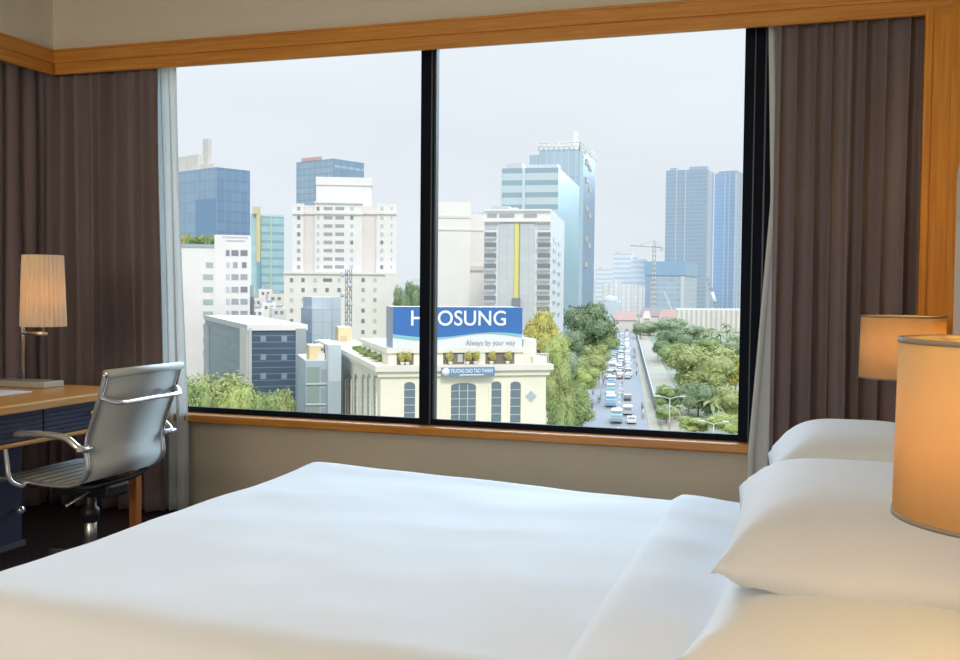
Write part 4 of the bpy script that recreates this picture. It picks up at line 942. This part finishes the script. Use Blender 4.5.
# below the window, beside the office
tree(213, 375.5, 150, 74, 'olive', 'round olive-green tree below the dark glass office, largest of the bushes there')
tree(187, 381, 140, 46, 'mid', 'bushy tree close to the sheer curtain below the white block')
tree(243, 386, 142, 40, 'light', 'light green tree in front of the pale corner pillar of the office')
tree(262, 394, 140, 34, 'mid', 'small tree at the foot of the dark office, smallest of the bushes')
tree(281, 391, 146, 36, 'olive', 'olive tree at the foot of the office beside the green glass house')
# by the billboard
tree(541, 312, 175, 42, 'gold', 'tall yellow-green tree right behind the end of the billboard', hfrac=.42)
tree(555, 336, 160, 34, 'light', 'slender yellow-green tree next to the end wall of the cream hall', hfrac=.4)
tree(559, 366, 150, 34, 'olive', 'leafy tree hugging the lower corner of the cream hall', hfrac=.55)
tree(560, 398, 146, 34, 'mid', 'low green tree at the foot of the cream hall, by the sill', hfrac=.75)
# left verge of the avenue
tree(588, 303.5, 430, 56, 'dark', 'big dark round tree standing above the others left of the avenue')
tree(569, 331, 330, 34, 'dark', 'dark tree below the big round one, next to the teal tower')
tree(606, 327, 520, 26, 'haze', 'hazy tree on the left verge, farthest along the avenue')
tree(605, 336, 430, 30, 'mid', 'green tree on the left verge, second farthest')
tree(598, 345, 360, 32, 'olive', 'olive verge tree halfway along the avenue')
tree(590, 355, 300, 34, 'olive', 'rounded olive verge tree in front of the halfway one')
tree(585, 368, 255, 34, 'light', 'yellowish verge tree overhanging the scooter lane')
tree(573, 386, 215, 34, 'mid', 'bushy verge tree behind the nearest one')
tree(580, 399, 196, 40, 'mid', 'nearest bushy verge tree at the bottom of the window left of the avenue', hfrac=.9)
tree(567, 352, 250, 22, 'haze', 'hazy narrow tree between the hall corner tree and the verge')
# right of the avenue
tree(708, 347, 262, 70, 'olive', 'broad olive tree crown, largest right of the avenue')
tree(696, 347.5, 300, 34, 'yellow', 'tree topped with yellow blossom behind the broad olive crown')
tree(737, 356, 270, 36, 'gold', 'golden tree against the black window jamb')
tree(678, 344, 330, 36, 'mid', 'mid green tree left of the yellow blossom')
tree(676, 330, 420, 40, 'dark', 'flat-topped dark tree over the sunlit path')
tree(664, 340, 400, 20, 'dark', 'small dark tree at the edge of the sunlit path')
tree(650, 322, 640, 30, 'haze', 'hazy tree below the red roofs, by the end of the path')
tree(672, 318, 600, 34, 'haze', 'hazy wide tree below the dark tiled roof')
tree(697, 326, 560, 34, 'haze', 'hazy tree in front of the white arcade, close to the palms')
tree(712, 338, 440, 40, 'mid', 'green tree behind the yellow blossom')
tree(738, 338, 430, 34, 'haze', 'hazy tree by the window jamb behind the golden tree')
tree(641, 323, 600, 18, 'haze', 'small hazy tree where the avenue disappears')
tree(672, 386, 238, 34, 'mid', 'green tree leaning over the path, beside the street lamp')
tree(700, 383, 228, 46, 'dark', 'dark bushy tree below the broad olive crown')
tree(731, 388, 226, 44, 'olive', 'olive bushy tree by the jamb below the golden tree')
tree(668, 408, 215, 22, 'mid', 'low green tree at the lower end of the barrier')
tree(697, 417, 200, 34, 'light', 'light green low tree at the sill below the broad olive crown', hfrac=.9)
tree(734, 414, 196, 46, 'light', 'light green tree in the bottom corner of the window by the jamb', hfrac=.9)
# hill side trees seen past the hotel
for k, (x, yt, d, w) in enumerate(((413,283,330,24),(402,288,320,18),(424,287,335,20))):
    tree(x, yt, d, w, 'dark', ('tall hazy dark tree seen just beside the mullion','short hazy dark tree between the hotel and the mullion','hazy dark tree half hidden by the mullion')[k], hfrac=.5)
# palms
def palm_meshes():
    rnd = random.Random(2); mb = MB()
    for k in range(15):
        a = k*2*PI/15*1.0+rnd.uniform(-.15,.15); el = rnd.uniform(-.2,.75); L_ = rnd.uniform(.85,1.1); d = Vector((math.cos(a),math.sin(a),0)); sd = Vector((-d.y,d.x,0)); prev = None
        for i in range(7):
            t = i/6; c = d*L_*t+Vector((0,0,L_*(math.sin(el)*t-.75*t*t))); w = .13*math.sin(PI*min(1,t*.9+.12))
            cur = (c-sd*w-Vector((0,0,w*.5)), c, c+sd*w-Vector((0,0,w*.5)))
            if prev: mb.add([prev[0],prev[1],cur[1],cur[0]], [(0,1,2,3)]); mb.add([prev[1],prev[2],cur[2],cur[1]], [(0,1,2,3)])
            prev = cur
    o = mb.build('palm_src', M_palm, origin=(0,0,0)); me = o.data; bpy.data.objects.remove(o); return me
PALM = palm_meshes(); PTR = MB().tube([(0,0,0),(.03,0,.5),(0,0,1)], .022, 7).build('ptr', M_trunk, origin=(0,0,0)); PT = PTR.data; bpy.data.objects.remove(PTR)
def palm(x, yt, dist, wpx, label, group=None):
    p = spot(x, dist, ZG); H_ = height(x, yt, p)-ZG; R_ = wpx*dist/2000
    r = thing('palm_tree', (p.x,p.y,ZG), label, 'palm tree', group)
    c = bpy.data.objects.new('fronds', PALM); COL.objects.link(c); c.parent = r; c.location = (0,0,H_-R_*.35); c.scale = (R_,R_,R_*1.1); c.rotation_euler = (0,0,x)
    t = bpy.data.objects.new('trunk', PT); COL.objects.link(t); t.parent = r; t.scale = (H_,H_,H_-R_*.35)
for x, yt, d, w in ((712,326,470,16),(721,331,440,18),(730,327,480,16),(739,333,430,16),(704,331,500,14),(727,322,560,14)):
    palm(x, yt, d, w, 'slim palm in the clump of palms before the white arcade', 'palms before the white arcade')
for x, yt, d, w, lab in ((690,392,232,36,'large palm between the dark bushy tree and the street lamp'),(714,396,224,34,'large palm in front of the olive bushes near the sill'),(676,402,222,28,'palm at the edge of the path behind the street lamp')):
    palm(x, yt, d, w, lab)
# planters on the terrace of the cream hall
o_, e_, w_ = TERR.faces[1]; n_ = Vector((e_.y,-e_.x,0))
for x in (402,407,450,467,475,491,507):
    q = o_+e_*hit(x, o_, e_)+n_*.55; r = thing('terrace_plant', (q.x,q.y,HALL.z1+1.25), 'yellow-green plant in the row on the terrace under the billboard', 'plant', 'plants on the terrace under the billboard')
    c = bpy.data.objects.new('leaves', CROWNS[int(x)%4]); COL.objects.link(c); c.parent = r; c.location = (0,0,.95); c.scale = (.6,.45,.65); c.material_slots[0].link = 'OBJECT'; c.material_slots[0].material = LEAF['gold']
    MB().lathe([(.22,0),(.3,.4),(.26,.4),(.2,.1)], (q.x,q.y,HALL.z1+1.25), 10).build('pot', M_pls, r)
o_, e_, w_ = HALL.faces[0]; n_ = Vector((-e_.y,e_.x,0))
for x in (352,357,362,367,372):
    q = o_+e_*hit(x, o_, e_)+n_*.9; r = thing('roof_shrub', (q.x,q.y,HALL.z1+1.2), 'low green shrub on the side roof edge of the cream hall', 'shrub', 'shrubs on the side roof of the cream hall')
    c = bpy.data.objects.new('leaves', CROWNS[int(x)%4]); COL.objects.link(c); c.parent = r; c.location = (0,0,.5); c.scale = (1.2,1.2,.5); c.material_slots[0].link = 'OBJECT'; c.material_slots[0].material = LEAF['mid']
WB = Block(176, 176, 215.5, 235, 30, 247, deep=22); o_, e_, w_ = WB.faces[1]; n_ = Vector((-e_.y,e_.x,0))
for k, x in enumerate((184,189,194.5,200,205.5,211)):
    q = o_+e_*hit(x, o_, e_)+n_*1.6; r = thing('roof_shrub', (q.x,q.y,WB.z1), 'green shrub in the roof garden of the white block', 'shrub', 'shrubs in the roof garden of the white block')
    c = bpy.data.objects.new('leaves', CROWNS[k%4]); COL.objects.link(c); c.parent = r; c.location = (0,0,1.3); c.scale = (1.3,1.3,1.2+.4*(k%2)); c.material_slots[0].link = 'OBJECT'; c.material_slots[0].material = LEAF['mid' if k else 'gold']
    MB().cyl((q.x,q.y,WB.z1), (q.x,q.y,WB.z1+.8), .1, 6).build('stem', M_trunk, r)

# ---------------------------------------------------------------- traffic
M_tyre = G('dark_tyre', (84,86,92)); M_cwin = G('car_glass', (120,134,146), .25)
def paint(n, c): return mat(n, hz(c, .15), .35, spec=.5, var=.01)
PAINT = {k: paint(k+'_car_paint', c) for k, c in {'white': (238,240,242), 'silver': (196,202,208), 'grey': (150,156,164), 'dark': (104,110,120), 'blue': (130,170,198), 'teal': (140,180,190), 'red': (190,130,126), 'beige': (206,196,176)}.items()}
def car_proto(kind):
    L_, W_, z1, zc = {'car': (4.3,1.8,.85,1.45), 'van': (4.9,1.95,1.1,2.0), 'truck': (6.4,2.2,1.0,2.3), 'bus': (9.5,2.5,1.0,3.0)}[kind]
    h = L_/2; body = MB()
    if kind == 'car': out = [(-h,.3),(h,.3),(h,.65),(h*.95,.78),(h*.45,.86),(h*.12,zc),(-h*.5,zc),(-h*.78,.9),(-h,.85)]; gl = [(h*.42,.88),(h*.14,zc-.07),(-h*.48,zc-.07),(-h*.72,.92)]
    elif kind == 'van': out = [(-h,.35),(h,.35),(h,.95),(h*.72,1.1),(h*.5,zc),(-h*.95,zc),(-h,1.0)]; gl = [(h*.68,1.12),(h*.49,zc-.12),(-h*.9,zc-.12),(-h*.94,1.12)]
    elif kind == 'bus': out = [(-h,.4),(h,.4),(h,1.2),(h*.97,zc),(-h*.98,zc),(-h,1.2)]; gl = [(h*.99,1.3),(h*.965,zc-.5),(-h*.96,zc-.5),(-h*.97,1.3)]
    else: out = [(-h,.6),(h,.45),(h,1.2),(h*.9,1.9),(h*.5,2.0),(h*.5,1.1),(h*.42,1.1),(h*.42,zc+.3),(-h,zc+.3)]; gl = [(h*.98,1.25),(h*.9,1.85),(h*.6,1.85),(h*.6,1.25)]
    body.prism(out, -W_/2, W_/2)
    r = bpy.data.objects.new(kind, None); COL.objects.link(r); ORG[r.name] = Vector((0,0,0))
    body.build('body', PAINT['white'], r, bevel=.06)
    MB().prism(gl, -W_/2-.012, W_/2+.012).build('side_windows', M_cwin, r)
    if kind == 'car':
        MB().add([(h*.43,-W_*.42,.9),(h*.43,W_*.42,.9),(h*.14,W_*.4,zc-.04),(h*.14,-W_*.4,zc-.04)], [(0,1,2,3)]).build('windscreen', M_cwin, r).location = (.015,0,.03)
        MB().add([(-h*.76,-W_*.42,.95),(-h*.76,W_*.42,.95),(-h*.52,W_*.4,zc-.04),(-h*.52,-W_*.4,zc-.04)], [(1,0,3,2)]).build('rear_window', M_cwin, r).location = (-.015,0,.03)
    else:
        rz = zc if kind != 'truck' else 1.9
        MB().box((-h-.02 if kind != 'truck' else h*.9,-W_*.42,rz*.58), (-h+.05 if kind != 'truck' else h*.96,W_*.42,rz*.86)).build('rear_window' if kind != 'truck' else 'windscreen', M_cwin, r)
    for sx in (-.62,.62):
        for sy in (-1,1): MB().lathe([(.18,-.1),(.33,-.09),(.33,.09),(.18,.1)], (h*sx,sy*(W_/2-.08),.33), 12, axis=(0,1,0)).build('wheel', M_tyre, r)
    return r
PROTO = {k: car_proto(k) for k in ('car','van','truck','bus')}; fresh = dict.fromkeys(PROTO, True)
def vehicle(kind, d, off, col, label, group=None, flip=False):
    p = on_road(d, off, ZG+.06); rz = RA+(PI if flip else 0)
    if fresh[kind]: r = PROTO[kind]; fresh[kind] = False; r.location = p; r.rotation_euler = (0,0,rz); r['label'] = label
    else: r = dup(PROTO[kind], p, rz, label)
    r['category'] = {'car':'car','van':'van','truck':'truck','bus':'bus'}[kind]
    if group: r['group'] = group
    elif 'group' in r: del r['group']
    for c in r.children:
        if c.name.startswith('body'): c.material_slots[0].link = 'OBJECT'; c.material_slots[0].material = PAINT[col]
def dz(y): return 1000*28.0/(y-289.7-1.3)      # distance along the road for a row in the photo
vehicle('truck', 214, -1.4, 'teal', 'pale teal truck lowest in the avenue, just above the sill', flip=True)
vehicle('truck', 243, -3.0, 'blue', 'pale blue truck behind the lowest teal truck', flip=True)
vehicle('van', 258, -3.3, 'white', 'white van squeezed between two blue trucks in the avenue')
vehicle('truck', 272, -3.4, 'teal', 'teal truck with the white van in front of it', flip=True)
vehicle('truck', 298, -3.6, 'blue', 'blue truck fourth in the lane of trucks', flip=True)
vehicle('bus', 352, -4.0, 'white', 'long white bus heading the dense queue, behind the lane of trucks')
vehicle('car', 213, 1.75, 'white', 'white car alone in the lane by the pavement, lowest in the avenue')
vehicle('van', 228, 1.0, 'silver', 'silver van just above the lowest white car')
vehicle('car', 258, 1.0, 'dark', 'dark car alone in the gap above the silver van')
rnd = random.Random(12); d = 320.0
while d < 980:
    for off in (-4.2,-1.4,1.5):
        if rnd.random() < .93 and not (off < -4 and 340 < d < 364):
            col = rnd.choice(('white','white','silver','grey','dark','dark','white','red','beige','blue')); far = d > 520
            kd = rnd.choice(('car','car','car','van')); lane = {-4.2:'lane by the verge', -1.4:'middle lane', 1.5:'lane by the barrier'}[off]
            lb = ('tiny %s %s in the far traffic jam, %s' if far else 'small %s %s in the dense queue halfway along, %s') % (col, kd, lane)
            vehicle(kd, d+rnd.uniform(-1.6,1.6), off+rnd.uniform(-.35,.35), col, lb, ('far traffic jam' if far else 'dense queue of traffic'), flip=rnd.random() < .5)
    d += 8.5+ (d-318)*.02
# scooters and riders
sm = MB(); sm.lathe([(.05,-.05),(.25,-.04),(.25,.04),(.05,.05)], (-.6,0,.25), 10, axis=(0,1,0)); sm.lathe([(.05,-.05),(.25,-.04),(.25,.04),(.05,.05)], (.6,0,.25), 10, axis=(0,1,0))
sm.box((-.75,-.14,.4), (.05,.14,.72)).box((.0,-.16,.28), (.4,.16,.38)).box((.38,-.2,.3), (.5,.2,.95)).box((.4,-.33,.95), (.46,.33,1.0))
SC = sm.build('motor_scooter', PAINT['grey'], origin=(0,0,0))
def rider_mesh():
    vs = [(-.3,0,.75),(-.27,0,1.0),(-.2,0,1.25),(-.17,0,1.38),(-.15,0,1.5),(-.14,0,1.62),(-.2,.2,1.25),(.05,.27,1.08),(.38,.28,1.02),(-.2,-.2,1.25),(.05,-.27,1.08),(.38,-.28,1.02),(.1,.14,.74),(.14,.14,.4),(.1,-.14,.74),(.14,-.14,.4)]
    ed = [(0,1),(1,2),(2,3),(3,4),(4,5),(2,6),(6,7),(7,8),(2,9),(9,10),(10,11),(0,12),(12,13),(0,14),(14,15)]
    rd = [.15,.15,.17,.07,.12,.1,.07,.055,.045,.07,.055,.045,.09,.06,.09,.06]
    me = bpy.data.meshes.new('rider'); me.from_pydata(vs, ed, []); o = bpy.data.objects.new('rider_tmp', me); COL.objects.link(o)
    o.modifiers.new('skin', 'SKIN'); 
    for v, r_ in zip(me.skin_vertices[0].data, rd): v.radius = (r_,r_)
    me.skin_vertices[0].data[0].use_root = True
    sb_ = o.modifiers.new('smooth', 'SUBSURF'); sb_.levels = 1; sb_.render_levels = 1
    bpy.context.view_layer.update(); m2 = bpy.data.meshes.new_from_object(o.evaluated_get(bpy.context.evaluated_depsgraph_get())); bpy.data.objects.remove(o); m2.materials.append(PAINT['blue']); return m2
RID = rider_mesh(); firsts = True
for k in range(56):
    d = 214+rnd.random()**1.3*260; off = rnd.choice((rnd.uniform(-8.4,-5.9), rnd.uniform(-8.4,-5.6), rnd.uniform(3.2,4.8), rnd.uniform(-.6,-.2) if d > 250 else 4.4)); p = on_road(d, off, ZG+.065)
    o = SC if firsts else SC.copy()
    if not firsts: COL.objects.link(o)
    firsts = False; o.location = p; o.rotation_euler = (0,0,RA); tag(o, 'tiny motor scooter weaving along the edges of the avenue traffic', 'motor scooter', 'scooters in the avenue')
    o.material_slots[0].link = 'OBJECT'; o.material_slots[0].material = PAINT[rnd.choice(('grey','dark','dark','red','blue'))]
    q = bpy.data.objects.new('person', RID); COL.objects.link(q); q.location = p+Vector((0,0,.02)); q.rotation_euler = (0,0,RA); tag(q, 'tiny person riding a motor scooter along the avenue', 'person', 'scooter riders in the avenue')
    q.material_slots[0].link = 'OBJECT'; q.material_slots[0].material = PAINT[rnd.choice(('white','dark','blue','red','beige','dark','grey'))]
# street lamps
M_lampm = G('pale_lamp_post', (216,220,224))
def street_lamp(x, yt, dist, span, label):
    p = spot(x, dist, ZG); zt = height(x, yt, p); r = thing('street_lamp', (p.x,p.y,ZG), label, 'street lamp'); e = Vector((.97,.2,0))
    MB().cyl(p, (p.x,p.y,zt), .16, 8, r2=.09).build('pole', M_lampm, r)
    for s in (-1,1):
        a = MB().tube([Vector((p.x,p.y,zt-.1)), p+e*s*span*.5+Vector((0,0,zt-ZG+.25)), p+e*s*span+Vector((0,0,zt-ZG+.45))], .08, 6).build('arm', M_lampm, r)
        q = p+e*s*(span+.35)+Vector((0,0,zt-ZG+.45)); MB().box((q.x-.6,q.y-.22,q.z-.1), (q.x+.6,q.y+.22,q.z+.12)).build('lamp_head', M_lampm, a)
street_lamp(671.5, 398.5, 205, 2.2, 'pale double-armed street lamp beside the palms right of the avenue')
street_lamp(716, 424, 190, 1.9, 'pale double-armed street lamp among the bushes at the sill')
street_lamp(602, 372, 262, 1.8, 'pale double-armed street lamp over the scooter lane left of the avenue')
# ================================================================ LIGHT
wd = bpy.data.worlds.new('overcast_sky'); sc.world = wd; wd.use_nodes = True; nt = wd.node_tree; bg = nt.nodes['Background']
tc = nt.nodes.new('ShaderNodeTexCoord'); sp = nt.nodes.new('ShaderNodeSeparateXYZ'); nt.links.new(tc.outputs['Generated'], sp.inputs[0])
cr = nt.nodes.new('ShaderNodeValToRGB'); nt.links.new(sp.outputs[2], cr.inputs[0])
E_ = cr.color_ramp.elements
E_[0].position = .0; E_[0].color = (.77,.835,.89,1)
E_[1].position = 1.0; E_[1].color = (.95,1.02,1.12,1)
for pos, c in ((.12,(.78,.845,.905,1)),(.22,(.82,.885,.945,1)),(.36,(.88,.94,1.02,1)),(.6,(.92,1.0,1.1,1))):
    e = E_.new(pos); e.color = c
nz = nt.nodes.new('ShaderNodeTexNoise'); nz.inputs['Scale'].default_value = 3; nz.inputs['Detail'].default_value = 5
mp = nt.nodes.new('ShaderNodeMapping'); mp.inputs['Scale'].default_value = (1,1,3); nt.links.new(tc.outputs['Generated'], mp.inputs[0]); nt.links.new(mp.outputs[0], nz.inputs['Vector'])
mr = nt.nodes.new('ShaderNodeMapRange'); mr.inputs[1].default_value = .35; mr.inputs[2].default_value = .7; mr.inputs[3].default_value = .98; mr.inputs[4].default_value = 1.05; nt.links.new(nz.outputs[0], mr.inputs[0])
mx = nt.nodes.new('ShaderNodeVectorMath'); mx.operation = 'SCALE'; nt.links.new(cr.outputs[0], mx.inputs[0]); nt.links.new(mr.outputs[0], mx.inputs['Scale'])
nt.links.new(mx.outputs[0], bg.inputs[0]); bg.inputs[1].default_value = 1.0
su = bpy.data.lights.new('hazy_sun', 'SUN'); su.energy = 1.6; su.angle = math.radians(12); su.color = (1,.95,.87)
so = bpy.data.objects.new('hazy_sun', su); COL.objects.link(so); so.rotation_euler = (math.radians(48), 0, math.radians(28))
s2 = bpy.data.lights.new('added_sky_fill', 'SUN'); s2.energy = 5.7; s2.angle = math.radians(42); s2.color = (.58,.79,1)  # added second sun lamp, boosts the cool sky light reaching the bed
o2 = bpy.data.objects.new('added_sky_fill', s2); COL.objects.link(o2); o2.rotation_euler = (math.radians(-67), 0, math.radians(6))
def area(name, loc, rot, sx, sy, w, col):
    l = bpy.data.lights.new(name, 'AREA'); l.shape = 'RECTANGLE'; l.size = sx; l.size_y = sy; l.energy = w; l.color = col
    o = bpy.data.objects.new(name, l); COL.objects.link(o); o.location = loc; o.rotation_euler = rot; return o
area('added_ceiling_fill', (-1.8,-4.6,2.7), (0,0,0), 2.6, 2.2, 18, (1,.93,.85))  # added out-of-view fill below the ceiling, stands for no known fixture
area('added_warm_fill', (-1.7,-6.4,1.75), (math.radians(100),0,0), 2.4, 1.0, 68, (1,.85,.66))  # warm fill added behind the camera to lift bulkhead, walls and drapes
sc.view_settings.view_transform = 'Standard'; sc.view_settings.look = 'None'; sc.view_settings.exposure = 0; sc.view_settings.gamma = 1
sc.cycles.max_bounces = 8; sc.cycles.transparent_max_bounces = 12; sc.cycles.caustics_reflective = False; sc.cycles.caustics_refractive = False; sc.cycles.sample_clamp_indirect = 6
